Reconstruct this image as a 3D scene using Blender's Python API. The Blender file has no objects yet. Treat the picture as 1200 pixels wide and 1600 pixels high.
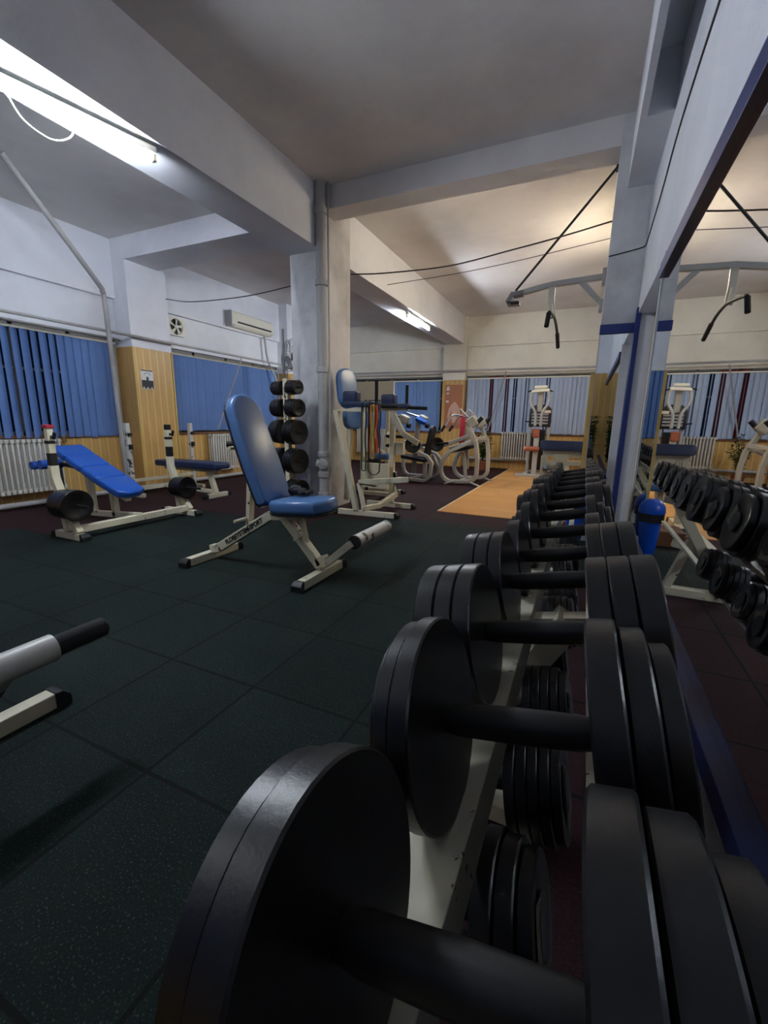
import bpy, bmesh, math, random
from mathutils import Vector, Matrix
random.seed(7)
C = bpy.context.scene.collection
SC = bpy.context.scene
PI = math.pi
V = Vector

# ------------------------------------------------------------------ materials
MATS = {}
def new_mat(name):
    m = bpy.data.materials.new(name); m.use_nodes = True
    nt = m.node_tree; b = nt.nodes['Principled BSDF']
    return m, nt, b
def lin(c):
    return tuple(((x/255.0)/12.92 if x/255.0 <= .04045 else ((x/255.0+.055)/1.055)**2.4) for x in c) + (1,)
def mixcol(nt, fac, a, b):
    n = nt.nodes.new('ShaderNodeMix'); n.data_type = 'RGBA'
    nt.links.new(fac, n.inputs[0])
    for s, i in ((a, 6), (b, 7)):
        if isinstance(s, tuple): n.inputs[i].default_value = s
        else: nt.links.new(s, n.inputs[i])
    return n.outputs[2]
def noise(nt, scale, detail=4, rough=.6, vec=None):
    n = nt.nodes.new('ShaderNodeTexNoise'); n.inputs['Scale'].default_value = scale
    n.inputs['Detail'].default_value = detail; n.inputs['Roughness'].default_value = rough
    if vec is None:
        g = nt.nodes.new('ShaderNodeNewGeometry'); vec = g.outputs['Position']
    nt.links.new(vec, n.inputs['Vector'])
    return n.outputs['Fac']
def ramp(nt, fac, p0, p1, c0=(0, 0, 0, 1), c1=(1, 1, 1, 1)):
    r = nt.nodes.new('ShaderNodeValToRGB'); r.color_ramp.elements[0].position = p0
    r.color_ramp.elements[1].position = p1; r.color_ramp.elements[0].color = c0
    r.color_ramp.elements[1].color = c1; nt.links.new(fac, r.inputs['Fac'])
    return r.outputs['Color']
def math_(nt, op, a, b=None):
    n = nt.nodes.new('ShaderNodeMath'); n.operation = op
    for s, i in ((a, 0), (b, 1)):
        if s is None: continue
        if isinstance(s, (int, float)): n.inputs[i].default_value = s
        else: nt.links.new(s, n.inputs[i])
    return n.outputs[0]
def bump(nt, b, h, strength, dist=.01):
    n = nt.nodes.new('ShaderNodeBump'); n.inputs['Strength'].default_value = strength
    n.inputs['Distance'].default_value = dist
    nt.links.new(h, n.inputs['Height']); nt.links.new(n.outputs[0], b.inputs['Normal'])
def pos(nt):
    g = nt.nodes.new('ShaderNodeNewGeometry'); s = nt.nodes.new('ShaderNodeSeparateXYZ')
    nt.links.new(g.outputs['Position'], s.inputs[0]); return g.outputs['Position'], s.outputs
def objco(nt):
    g = nt.nodes.new('ShaderNodeTexCoord'); return g.outputs['Object']
def simple(name, col, rough=.5, metal=0, var=.12, scale=12, bmp=0, local=True, spec=.5):
    m, nt, b = new_mat(name)
    c = lin(col); d = tuple(x*(1-var) for x in c[:3])+(1,)
    f = noise(nt, scale, 4, .6, objco(nt) if local else None)
    nt.links.new(mixcol(nt, f, d, c), b.inputs['Base Color'])
    b.inputs['Roughness'].default_value = rough; b.inputs['Metallic'].default_value = metal
    b.inputs['Specular IOR Level'].default_value = spec
    if bmp: bump(nt, b, noise(nt, scale*12, 3, .6, objco(nt)), bmp, .002)
    MATS[name] = m; return m
def chipped(name, col, chip, rough=.38, thr=.66, scale=14):
    m, nt, b = new_mat(name); oc = objco(nt)
    base = mixcol(nt, noise(nt, 5, 4, .6, oc), tuple(x*.82 for x in lin(col)[:3])+(1,), lin(col))
    f = ramp(nt, noise(nt, scale, 6, .72, oc), thr, thr+.015)
    nt.links.new(mixcol(nt, f, base, lin(chip)), b.inputs['Base Color'])
    b.inputs['Roughness'].default_value = rough
    MATS[name] = m; return m
def wallmat(name, col, dirt, rough=.75, b_=.25):
    m, nt, b = new_mat(name)
    f = ramp(nt, noise(nt, .9, 6, .62), .42, .75)
    f2 = ramp(nt, noise(nt, 5, 6, .7), .55, .8)
    c1 = mixcol(nt, f, lin(col), lin(dirt)); c2 = mixcol(nt, math_(nt, 'MULTIPLY', f2, .35), c1, lin(dirt))
    nt.links.new(c2, b.inputs['Base Color']); b.inputs['Roughness'].default_value = rough
    bump(nt, b, noise(nt, 60, 4, .6), b_, .004)
    MATS[name] = m; return m
def panelmat(name, axis, off, pitch=.105):
    m, nt, b = new_mat(name); p, s = pos(nt)
    u = math_(nt, 'DIVIDE', math_(nt, 'ADD', s[axis], 50+off), pitch)
    fr = math_(nt, 'FRACT', u); idx = math_(nt, 'FLOOR', u)
    groove = math_(nt, 'LESS_THAN', fr, .09)
    wn = nt.nodes.new('ShaderNodeTexWhiteNoise'); wn.noise_dimensions = '1D'; nt.links.new(idx, wn.inputs['W'])
    mp = nt.nodes.new('ShaderNodeMapping'); mp.inputs['Scale'].default_value = (14, 14, 1.6); nt.links.new(p, mp.inputs[0])
    g = noise(nt, 2.2, 5, .65, mp.outputs[0])
    base = mixcol(nt, g, lin((176, 130, 70)), lin((214, 174, 112)))
    base = mixcol(nt, math_(nt, 'MULTIPLY', wn.outputs[0], .35), base, lin((176, 146, 70)))
    nt.links.new(mixcol(nt, groove, base, lin((216, 196, 128))), b.inputs['Base Color'])
    b.inputs['Roughness'].default_value = .42; bump(nt, b, fr, .05, .003)
    MATS[name] = m; return m
def rubber(name, c0, c1, x0=-1.05, px=.4375, y0=.675, py=.4475, speck=(120, 130, 128)):
    m, nt, b = new_mat(name); p, s = pos(nt)
    fx = math_(nt, 'FRACT', math_(nt, 'DIVIDE', math_(nt, 'ADD', s[0], -x0+px*40+.003), px))
    fy = math_(nt, 'FRACT', math_(nt, 'DIVIDE', math_(nt, 'ADD', s[1], -y0+py*40+.003), py))
    seam = math_(nt, 'MAXIMUM', math_(nt, 'LESS_THAN', fx, .026), math_(nt, 'LESS_THAN', fy, .026))
    ix = math_(nt, 'FLOOR', math_(nt, 'DIVIDE', math_(nt, 'ADD', s[0], -x0+px*40+.003), px))
    iy = math_(nt, 'FLOOR', math_(nt, 'DIVIDE', math_(nt, 'ADD', s[1], -y0+py*40+.003), py))
    wn = nt.nodes.new('ShaderNodeTexWhiteNoise'); wn.noise_dimensions = '1D'
    nt.links.new(math_(nt, 'ADD', ix, math_(nt, 'MULTIPLY', iy, 57.0)), wn.inputs['W'])
    big = noise(nt, 1.6, 4, .6)
    base = mixcol(nt, big, lin(c0), lin(c1))
    base = mixcol(nt, math_(nt, 'MULTIPLY', wn.outputs[0], .8), base, lin(c0))
    sp = ramp(nt, noise(nt, 190, 2, .5), .60, .68)
    base = mixcol(nt, math_(nt, 'MULTIPLY', sp, .22), base, lin(speck))
    sp2 = ramp(nt, noise(nt, 120, 3, .7), .3, .5)
    base = mixcol(nt, math_(nt, 'MULTIPLY', math_(nt, 'SUBTRACT', 1.0, sp2), .5), base, (.004, .005, .005, 1))
    nt.links.new(mixcol(nt, seam, base, (.003, .004, .004, 1)), b.inputs['Base Color'])
    b.inputs['Roughness'].default_value = .8; b.inputs['Specular IOR Level'].default_value = .15
    h = math_(nt, 'SUBTRACT', noise(nt, 180, 3, .6), math_(nt, 'MULTIPLY', seam, 2.0))
    bump(nt, b, h, .5, .003)
    MATS[name] = m; return m
def emit(name, col, strength):
    m, nt, b = new_mat(name); b.inputs['Base Color'].default_value = (.8, .8, .8, 1)
    b.inputs['Emission Color'].default_value = col; b.inputs['Emission Strength'].default_value = strength
    MATS[name] = m; return m

wallmat('wall_white', (226, 228, 234), (204, 205, 212))
wallmat('wall_cream', (230, 226, 214), (208, 203, 190))
wallmat('ceil_white', (222, 218, 216), (198, 192, 190))
wallmat('pillar_dirty', (212, 212, 214), (140, 137, 136), b_=.4)
wallmat('pipe_paint', (176, 174, 172), (120, 116, 114), rough=.5)
panelmat('panel_y', 1, .02); panelmat('panel_x', 0, .03)
rubber('rubber_green', (12, 23, 20), (27, 42, 38))
rubber('rubber_red', (38, 20, 23), (60, 34, 37), speck=(120, 88, 88))
simple('cream', (216, 208, 180), .4, 0, .12, 9)
chipped('cream_chip', (222, 214, 188), (40, 34, 30), thr=.63)
chipped('white_chip', (206, 204, 196), (30, 28, 28), thr=.585, scale=9)
simple('blue_vinyl', (84, 124, 178), .27, 0, .3, 6, bmp=.12)
simple('blue_bright', (24, 84, 176), .36, 0, .2, 5, bmp=.1)
simple('blue_dark', (34, 48, 84), .42, 0, .2, 5, bmp=.1)
simple('blue_frame', (28, 48, 112), .35, 0, .15, 8)
simple('black_rubber', (20, 20, 22), .55, 0, .25, 20)
simple('iron_black', (15, 15, 18), .36, 0, .4, 18, bmp=.12)
simple('iron_handle', (12, 12, 13), .5, 0, .3, 40, bmp=.1)
simple('foam_black', (18, 18, 20), .8, 0, .2, 40, bmp=.3)
simple('chrome', (216, 218, 222), .18, 1, .08, 5)
simple('steel', (130, 130, 134), .35, .8, .15, 8)
simple('grey_paint', (176, 176, 172), .38, 0, .12, 8)
simple('grey_cover', (160, 158, 150), .5, 0, .12, 8)
simple('radiator', (214, 210, 200), .45, 0, .15, 6)
simple('blind_blue', (94, 126, 182), .8, 0, .14, 9)
simple('blind_blue2', (118, 152, 206), .8, 0, .1, 9)
simple('blind_pale', (170, 186, 212), .8, 0, .12, 6)
simple('plastic_white', (226, 222, 204), .45, 0, .06, 4)
simple('plastic_grey', (150, 150, 152), .4, 0, .06, 4)
simple('window_frame', (120, 116, 108), .5, 0, .1, 8)
simple('yellow_wood', (206, 172, 96), .5, 0, .2, 10)
simple('brown_wood', (120, 78, 48), .5, 0, .3, 6)
simple('orange', (214, 84, 40), .5, 0, .1, 8)
simple('red_vinyl', (176, 36, 56), .4, 0, .15, 8)
simple('brown_vinyl', (156, 84, 62), .45, 0, .15, 8)
simple('red_cloth', (110, 20, 28), .85, 0, .2, 8)
simple('leaf', (38, 84, 36), .5, 0, .5, 6)
simple('soil', (40, 28, 20), .9, 0, .3, 30)
simple('terracotta', (140, 78, 50), .7, 0, .2, 10)
simple('bin_blue', (16, 82, 190), .28, 0, .06, 5)
simple('tape', (222, 212, 184), .7, 0, .25, 25)
simple('black_ink', (14, 14, 16), .6, 0, .05, 5)
simple('paper_white', (214, 214, 216), .7, 0, .05, 10)
simple('paper_dark', (46, 48, 52), .6, 0, .2, 30)
simple('poster_orange', (176, 112, 76), .5, 0, .25, 6)
simple('poster_skin', (214, 176, 156), .5, 0, .2, 10)
simple('band_green', (34, 66, 60), .55, 0, .1, 8)
simple('band_yellow', (168, 142, 56), .55, 0, .1, 8)
simple('band_red', (180, 48, 40), .55, 0, .1, 8)
simple('band_blue', (60, 78, 130), .55, 0, .1, 8)
simple('glove', (20, 20, 24), .7, 0, .4, 60, bmp=.6)
simple('glove_grey', (96, 96, 104), .6, 0, .4, 60, bmp=.6)
simple('cable', (40, 38, 40), .6, 0, .1, 8)
simple('brass', (170, 140, 80), .35, .7, .1, 8)
emit('tube_white', (.80, .88, 1.0, 1), 34)
emit('fill_warm', (1.0, .88, .70, 1), 13)
emit('fill_side', (.80, .88, 1.0, 1), 7)
emit('fill_rear', (.84, .90, 1.0, 1), 5)
emit('fill_warm_dim', (1.0, .88, .72, 1), 2.5)
emit('lamp_far', (1.0, .95, .85, 1), 30)
# laminate
m, nt, b = new_mat('laminate'); p, s = pos(nt)
br = nt.nodes.new('ShaderNodeTexBrick'); br.inputs['Scale'].default_value = 1
br.inputs['Brick Width'].default_value = 1.05; br.inputs['Row Height'].default_value = .17
br.inputs['Mortar Size'].default_value = .0015; br.inputs['Color1'].default_value = lin((208, 148, 74))
br.inputs['Color2'].default_value = lin((224, 172, 100)); br.inputs['Mortar'].default_value = lin((110, 72, 36))
mp = nt.nodes.new('ShaderNodeMapping'); mp.inputs['Rotation'].default_value = (0, 0, 0); nt.links.new(p, mp.inputs[0])
nt.links.new(mp.outputs[0], br.inputs['Vector'])
mp2 = nt.nodes.new('ShaderNodeMapping'); mp2.inputs['Scale'].default_value = (1.5, 16, 1); nt.links.new(p, mp2.inputs[0])
g = noise(nt, 2.5, 5, .6, mp2.outputs[0])
nt.links.new(mixcol(nt, math_(nt, 'MULTIPLY', g, .55), br.outputs[0], lin((176, 118, 58))), b.inputs['Base Color'])
b.inputs['Roughness'].default_value = .3; MATS['laminate'] = m
# mirror and glass
m, nt, b = new_mat('mirror'); b.inputs['Base Color'].default_value = (.80, .82, .82, 1)
b.inputs['Metallic'].default_value = 1; b.inputs['Roughness'].default_value = .012; MATS['mirror'] = m
m, nt, b = new_mat('glass'); b.inputs['Base Color'].default_value = (.02, .03, .04, 1)
b.inputs['Roughness'].default_value = .03; b.inputs['Transmission Weight'].default_value = 1; b.inputs['IOR'].default_value = 1.45
MATS['glass'] = m

# ------------------------------------------------------------------ mesh builder
class MB:
    def __init__(s): s.v = []; s.f = []
    def add(s, vs, fs):
        o = len(s.v); s.v += [V(p) for p in vs]; s.f += [tuple(i+o for i in f) for f in fs]; return s
    def box(s, x0, x1, y0, y1, z0, z1):
        return s.add([(x, y, z) for z in (z0, z1) for y in (y0, y1) for x in (x0, x1)],
                     [(0, 2, 3, 1), (4, 5, 7, 6), (0, 1, 5, 4), (2, 6, 7, 3), (0, 4, 6, 2), (1, 3, 7, 5)])
    def bar(s, a, b, w, h=None, up=(0, 0, 1)):
        h = h or w; a, b = V(a), V(b); d = (b-a).normalized(); u = V(up)
        if abs(d.dot(u)) > .98: u = V((0, 1, 0))
        r = d.cross(u).normalized(); u = r.cross(d).normalized()
        vs = [p+r*(i*w/2)+u*(j*h/2) for p in (a, b) for i, j in ((-1, -1), (1, -1), (1, 1), (-1, 1))]
        return s.add(vs, [(0, 1, 2, 3), (7, 6, 5, 4), (0, 4, 5, 1), (1, 5, 6, 2), (2, 6, 7, 3), (3, 7, 4, 0)])
    def path(s, pts, w, h=None, up=(0, 0, 1)):
        """square tube with mitred corners"""
        h = h or w; pts = [V(p) for p in pts]; n = len(pts); rings = []
        for i, p in enumerate(pts):
            d = (pts[min(i+1, n-1)]-pts[max(i-1, 0)]).normalized(); u = V(up)
            if abs(d.dot(u)) > .99: u = V((0, 1, 0))
            r = d.cross(u).normalized(); u2 = r.cross(d).normalized()
            k = 1.0
            if 0 < i < n-1:
                c = (p-pts[i-1]).normalized().dot((pts[i+1]-p).normalized()); k = 1/math.sqrt(max(.25, (1+c)/2))
            rings.append([p+r*(a*w/2)+u2*(b_*h/2*k) for a, b_ in ((-1, -1), (1, -1), (1, 1), (-1, 1))])
        return s.rings(rings)
    def rings(s, rings, closed=False, caps=True):
        k = len(rings[0]); n = len(rings); vs = [p for r in rings for p in r]; fs = []
        for i in range(n if closed else n-1):
            j = (i+1) % n
            for a in range(k):
                b_ = (a+1) % k; fs.append((i*k+a, i*k+b_, j*k+b_, j*k+a))
        if caps and not closed:
            fs.append(tuple(range(k))[::-1]); fs.append(tuple((n-1)*k+a for a in range(k)))
        return s.add(vs, fs)
    def tube(s, pts, r, n=10, closed=False, r1=None):
        pts = [V(p) for p in pts]; N = len(pts); rings = []; prev = None
        for i, p in enumerate(pts):
            if closed: d = (pts[(i+1) % N]-pts[i-1]).normalized()
            else: d = (pts[min(i+1, N-1)]-pts[max(i-1, 0)]).normalized()
            if prev is None:
                u = V((0, 0, 1)) if abs(d.z) < .9 else V((0, 1, 0))
            else: u = prev
            rt = d.cross(u).normalized(); u = rt.cross(d).normalized(); prev = u
            rr = r if r1 is None else r+(r1-r)*i/(N-1)
            rings.append([p+rt*(rr*math.cos(2*PI*a/n))+u*(rr*math.sin(2*PI*a/n)) for a in range(n)])
        return s.rings(rings, closed)
    def cyl(s, a, b, r, n=20, r1=None): return s.tube([a, b], r, n, r1=r1)
    def lathe(s, prof, o, ax, n=32):
        o = V(o); ax = V(ax).normalized(); u = ax.cross(V((0, 0, 1)) if abs(ax.z) < .9 else V((0, 1, 0))).normalized(); w = ax.cross(u)
        rings = [[o+ax*h+u*(r*math.cos(2*PI*a/n))+w*(r*math.sin(2*PI*a/n)) for a in range(n)] for r, h in prof]
        return s.rings(rings)
    def pad(s, o, ux, uy, outline, t, e=.012, k=4):
        """cushion: closed convex outline in the plane (ux,uy), thickness t along ux x uy"""
        o, ux, uy = V(o), V(ux).normalized(), V(uy).normalized(); uz = ux.cross(uy).normalized()
        n = len(outline); cx = sum(p[0] for p in outline)/n; cy = sum(p[1] for p in outline)/n
        def ring(inset, z):
            out = []
            for (x, y) in outline:
                dx, dy = x-cx, y-cy; L = math.hypot(dx, dy) or 1
                out.append(o+ux*(x-dx/L*inset)+uy*(y-dy/L*inset)+uz*z)
            return out
        prof = [(e*(1-math.sin(PI/2*i/k)), e*(1-math.cos(PI/2*i/k))) for i in range(k+1)]
        rings = [ring(a, b_) for a, b_ in prof]+[ring(a, t-b_) for a, b_ in reversed(prof)]
        return s.rings(rings)
    def build(s, name, mat, parent=None, bevel=0, smooth=True, label=None, origin=None, flip=False):
        me = bpy.data.meshes.new(name)
        off = V((0, 0, 0))
        if parent is not None:
            r = parent
            while r.parent is not None: r = r.parent
            off = r.location.copy()
        elif origin is not None: off = V(origin)
        else:
            xs = [p.x for p in s.v]; ys = [p.y for p in s.v]; off = V(((min(xs)+max(xs))/2, (min(ys)+max(ys))/2, min(p.z for p in s.v)))
        me.from_pydata([p-off for p in s.v], [], s.f)
        bm = bmesh.new(); bm.from_mesh(me); bmesh.ops.recalc_face_normals(bm, faces=bm.faces); bm.to_mesh(me); bm.free()
        if smooth:
            for p in me.polygons: p.use_smooth = True
            me.set_sharp_from_angle(angle=math.radians(38))
        me.materials.append(MATS[mat] if isinstance(mat, str) else mat)
        o = bpy.data.objects.new(name, me); C.objects.link(o)
        if parent is not None: o.parent = parent
        else: o.location = off
        if bevel:
            md = o.modifiers.new('bevel', 'BEVEL'); md.width = bevel; md.segments = 2; md.limit_method = 'ANGLE'; md.angle_limit = math.radians(40)
        if label: o['label'] = label
        return o

def rrect(w, h, r, n=5):
    out = []
    for cx, cy, a0 in ((w/2-r, h/2-r, 0), (-w/2+r, h/2-r, 90), (-w/2+r, -h/2+r, 180), (w/2-r, -h/2+r, 270)):
        for i in range(n+1):
            a = math.radians(a0+90*i/n); out.append((cx+r*math.cos(a), cy+r*math.sin(a)))
    return out
def smoothpts(pts, sub=6):
    pts = [V(p) for p in pts]; out = []
    P = [pts[0]*2-pts[1]]+pts+[pts[-1]*2-pts[-2]]
    for i in range(1, len(P)-2):
        for k in range(sub):
            t = k/sub; a, b, c, d = P[i-1], P[i], P[i+1], P[i+2]
            out.append(.5*((2*b)+(c-a)*t+(2*a-5*b+4*c-d)*t*t+(3*b-a-3*c+d)*t**3))
    out.append(pts[-1]); return out
def thing(name, label, cat, loc, group=None):
    o = bpy.data.objects.new(name, None); C.objects.link(o); o.location = loc; o.empty_display_size = .1
    o['label'] = label; o['category'] = cat
    if group: o['group'] = group
    return o
def tag(o, label, cat, group=None):
    o['label'] = label; o['category'] = cat
    if group: o['group'] = group
    return o
def struct(name, mb, mat, parent=None, bevel=0):
    o = mb.build(name, mat, parent, bevel)
    if parent is None: o['kind'] = 'structure'
    return o
def lettering(txt, size, M, mat, name, parent, bold=.002):
    cu = bpy.data.curves.new('t', 'FONT'); cu.body = txt; cu.size = size; cu.offset = bold; cu.extrude = .0006; cu.align_x = 'CENTER'; cu.align_y = 'CENTER'
    to = bpy.data.objects.new('t', cu); C.objects.link(to)
    bpy.context.view_layer.update(); dg = bpy.context.evaluated_depsgraph_get()
    me = bpy.data.meshes.new_from_object(to.evaluated_get(dg)); bpy.data.objects.remove(to); bpy.data.curves.remove(cu)
    r = parent
    while r.parent is not None: r = r.parent
    me.transform(Matrix.Translation(-r.location) @ M); me.name = name
    me.materials.clear(); me.materials.append(MATS[mat])
    o = bpy.data.objects.new(name, me); C.objects.link(o); o.parent = parent; return o
def frameM(o, ux, uy):
    ux, uy = V(ux).normalized(), V(uy).normalized(); uz = ux.cross(uy).normalized()
    return Matrix(((ux.x, uy.x, uz.x, o[0]), (ux.y, uy.y, uz.y, o[1]), (ux.z, uy.z, uz.z, o[2]), (0, 0, 0, 1)))
def copy_thing(root, loc, label=None):
    r = root.copy(); C.objects.link(r); r.location = loc
    if label: r['label'] = label
    for ch in root.children:
        c = ch.copy(); C.objects.link(c); c.parent = r
        for g in ch.children:
            d = g.copy(); C.objects.link(d); d.parent = c
    return r

# ------------------------------------------------------------------ the setting
CZ = 3.2; YB = -1.05; YF = 9.8; XL = -5.8; XM = .275
# green field of tiles, stepping back at the tile seams; burgundy tiles round it; laminate at the far right
gx = lambda k: -1.05+.4375*k
gy = lambda k: .675+.4475*k
red = [(-8.0, gx(-8), YB, 11), (gx(-8), gx(-7), gy(3), 11), (gx(-7), gx(-3), gy(6), 11), (gx(-3), gx(-2), gy(7), 11), (gx(-2), -1.42, 4.1, 11), (-1.42, .9, 4.1, 4.6), (-.3, .9, YB, 2.93)]
mb = MB()
mb.box(gx(-8), gx(-7), YB-.2, gy(3), -.05, 0); mb.box(gx(-7), gx(-3), YB-.2, gy(6), -.05, 0)
mb.box(gx(-3), gx(-2), YB-.2, gy(7), -.05, 0); mb.box(gx(-2), -.3, YB-.2, 4.1, -.05, 0); mb.box(-.3, .9, 2.93, 4.1, -.05, 0)
struct('floor', mb, 'rubber_green')
mb = MB()
for x0, x1, y0, y1 in red: mb.box(x0, x1, y0, y1, -.05, 0)
struct('floor', mb, 'rubber_red')
struct('floor', MB().box(-1.42, .9, 4.6, 9.85, -.05, .006), 'laminate')
struct('trim_1', MB().box(-1.435, -1.42, 4.6, 9.8, 0, .009), 'cream')
struct('ceiling', MB().box(-6.0, 1.0, YB-.2, 10.0, CZ, CZ+.1), 'ceil_white')
# left wall: paneled below the windows, window band, plaster above
WINL = [(-.7, 4.02), (4.64, 7.35), (7.8, 9.6)]
mb = MB(); mb.box(XL-.15, XL, YB, YF, 0, .76); struct('wall_left', mb, 'panel_y')
mb = MB(); mb.box(XL-.15, XL, YB, YF, 2.02, 2.5); mb.box(XL-.15, XL+.06, YB, YF, 2.5, CZ); struct('wall_left', mb, 'wall_white')
mb = MB(); mb.box(XL-.15, XL+.3, 4.02, 4.62, 0, 1.9); mb.box(XL-.15, XL+.25, 7.4, 7.8, 0, 1.9); struct('wall_left', mb, 'panel_y')
mb = MB(); mb.box(XL-.15, XL+.3, 4.02, 4.62, 1.9, CZ); mb.box(XL-.15, XL+.25, 7.4, 7.8, 1.9, CZ); struct('wall_left', mb, 'wall_white')
mb = MB()
for x, y in ((XL+.3, 4.02), (XL+.3, 4.615)): mb.box(x-.008, x+.012, y-.01, y+.012, 0, 1.9)
struct('trim_2', mb, 'yellow_wood')
# far wall
mb = MB(); mb.box(XL, 1.2, YF, YF+.15, 0, .76); struct('wall_back', mb, 'panel_x')
mb = MB(); mb.box(XL, 1.2, YF, YF+.15, 2.0, 2.6); mb.box(XL, 1.2, YF-.07, YF+.15, 2.6, CZ); struct('wall_back', mb, 'wall_cream')
mb = MB(); mb.box(-3.0, -2.5, YF-.18, YF+.15, 0, 1.9); mb.box(.06, 1.2, YF-.05, YF+.15, 0, 2.0); struct('wall_back', mb, 'panel_x')
struct('wall_back', MB().box(-3.0, -2.5, YF-.18, YF+.15, 1.9, CZ), 'wall_cream')
mb = MB()
for x in (-2.995, -2.525): mb.box(x, x+.022, YF-.195, YF-.18, 0, 1.9)
struct('trim_3', mb, 'yellow_wood')
# wall behind the camera
mb = MB(); mb.box(-6, 1.0, YB-.15, YB, 0, .76); mb.box(.02, 1.0, YB-.15, YB+.06, 0, 1.9); struct('wall_front', mb, 'panel_x')
mb = MB(); mb.box(-6, 1.0, YB-.15, YB, .76, 1.9); mb.box(-6, 1.0, YB-.15, YB, 1.9, CZ); mb.box(.02, 1.0, YB-.15, YB+.06, 1.9, CZ); struct('wall_front', mb, 'wall_white')
# right wall: mirror wall, recess, pillar, then a stretch beyond the pillar
mb = MB(); mb.box(XM, .8, YB, 2.66, 0, CZ); mb.box(XM, .8, 2.66, 4.0, 1.82, CZ); struct('wall_right', mb, 'wall_white')
mb = MB(); mb.box(.45, .8, 2.66, 4.05, 0, 1.82); struct('wall_right', mb, 'wall_white')
struct('trim_12', MB().box(.388, .44, 3.93, 3.965, 0, 1.82), 'yellow_wood')
mb = MB(); mb.box(.295, .45, 3.96, 4.06, 0, 1.82); mb.box(.285, .385, 3.945, 3.96, .0, .2); struct('trim_4', mb, 'wall_white', bevel=.004)
mb = MB(); mb.box(.3, 1.1, 4.6, YF, 0, CZ); struct('wall_right', mb, 'wall_cream')
struct('trim_5', MB().box(.264, .275, 2.63, 2.66, .42, 1.82), 'wall_white')
# pillars and beams
struct('trim_6', MB().box(-2.95, -2.565, 4.02, 4.6, 0, CZ), 'pillar_dirty')
struct('trim_7', MB().box(.03, .8, 4.02, 4.6, 0, CZ), 'pillar_dirty')
struct('trim_8', MB().box(-2.95, -2.565, YB, 4.02, 2.65, CZ).box(-2.95, -2.565, 4.6, YF, 2.65, CZ), 'wall_white')
struct('trim_9', MB().box(-2.565, .03, 4.02, 4.27, 3.0, CZ), 'ceil_white')
struct('trim_10', MB().box(-5.5, -2.95, 4.02, 4.5, 2.94, CZ), 'wall_white')
mb = MB(); mb.box(.105, XM, 3.2, 4.02, 2.71, CZ); mb.box(.105, .14, YB, 3.2, 2.71, CZ); mb.box(.14, XM, YB, 3.2, 3.02, CZ)
struct('trim_11', mb, 'wall_white')
# big wall mirror with blue boards
t = thing('wall_mirror', 'long wall mirror with blue painted wooden boards behind the dumbbell rack', 'mirror', (XM, .8, .4))
MB().box(XM-.006, XM-.001, YB+.02, 2.64, .43, 1.70).build('mirror_glass', 'mirror', t, smooth=False)
MB().box(.248, .274, YB+.02, 2.60, 1.690, 1.756).build('frame_board', 'blue_frame', t, .002)
MB().box(.246, .274, YB+.02, 2.60, .395, .44).build('frame_board', 'blue_frame', t, .002)
t = thing('pillar_mirror', 'narrow mirror with blue boards on the right pillar', 'mirror', (.16, 4.01, .1))
MB().box(.034, .285, 4.010, 4.016, .1, 1.70).build('mirror_glass', 'mirror', t, smooth=False)
MB().box(.025, .30, 3.99, 4.018, 1.695, 1.765).build('frame_board', 'blue_frame', t, .002)
MB().box(.262, .294, 3.93, 4.012, .1, 1.86).build('side_board', 'blue_frame', t, .002)
MB().box(-.004, .03, 4.12, 4.5, 0, 1.41).build('side_strip', 'yellow_wood', t, .002)
# windows: frame, mullions, pane
def window(i, a, b, wall, z0=.76, z1=2.02):
    fr = MB(); gl = MB(); n = max(2, round((b-a)/.62))
    def bx(m, u0, u1, d0, d1, w0, w1):
        if wall == 'L': m.box(XL-d1, XL-d0, u0, u1, w0, w1)
        elif wall == 'F': m.box(u0, u1, YF+d0, YF+d1, w0, w1)
        else: m.box(u0, u1, YB-d1, YB-d0, w0, w1)
    bx(fr, a, b, .04, .13, z0, z0+.05); bx(fr, a, b, .04, .13, z1-.05, z1)
    for k in range(n+1):
        u = a+(b-a)*k/n; bx(fr, u-.022, u+.022, .04, .12, z0, z1)
    bx(fr, a, b, .045, .11, 1.5, 1.53)
    o = struct('window_%d' % i, fr, 'window_frame')
    bx(gl, a, b, .085, .092, z0, z1); gl.build('pane', 'glass', o, smooth=False)
    sl = MB(); bx(sl, a, b, -.03, .13, z0-.02, z0+.004); sl.build('sill', 'brown_wood', o)
window(1, -.7, 4.02, 'L'); window(2, 4.62, 7.4, 'L'); window(3, 7.8, 9.75, 'L'); window(4, XL+.1, -3.0, 'F'); window(5, -2.5, .06, 'F')
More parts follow.
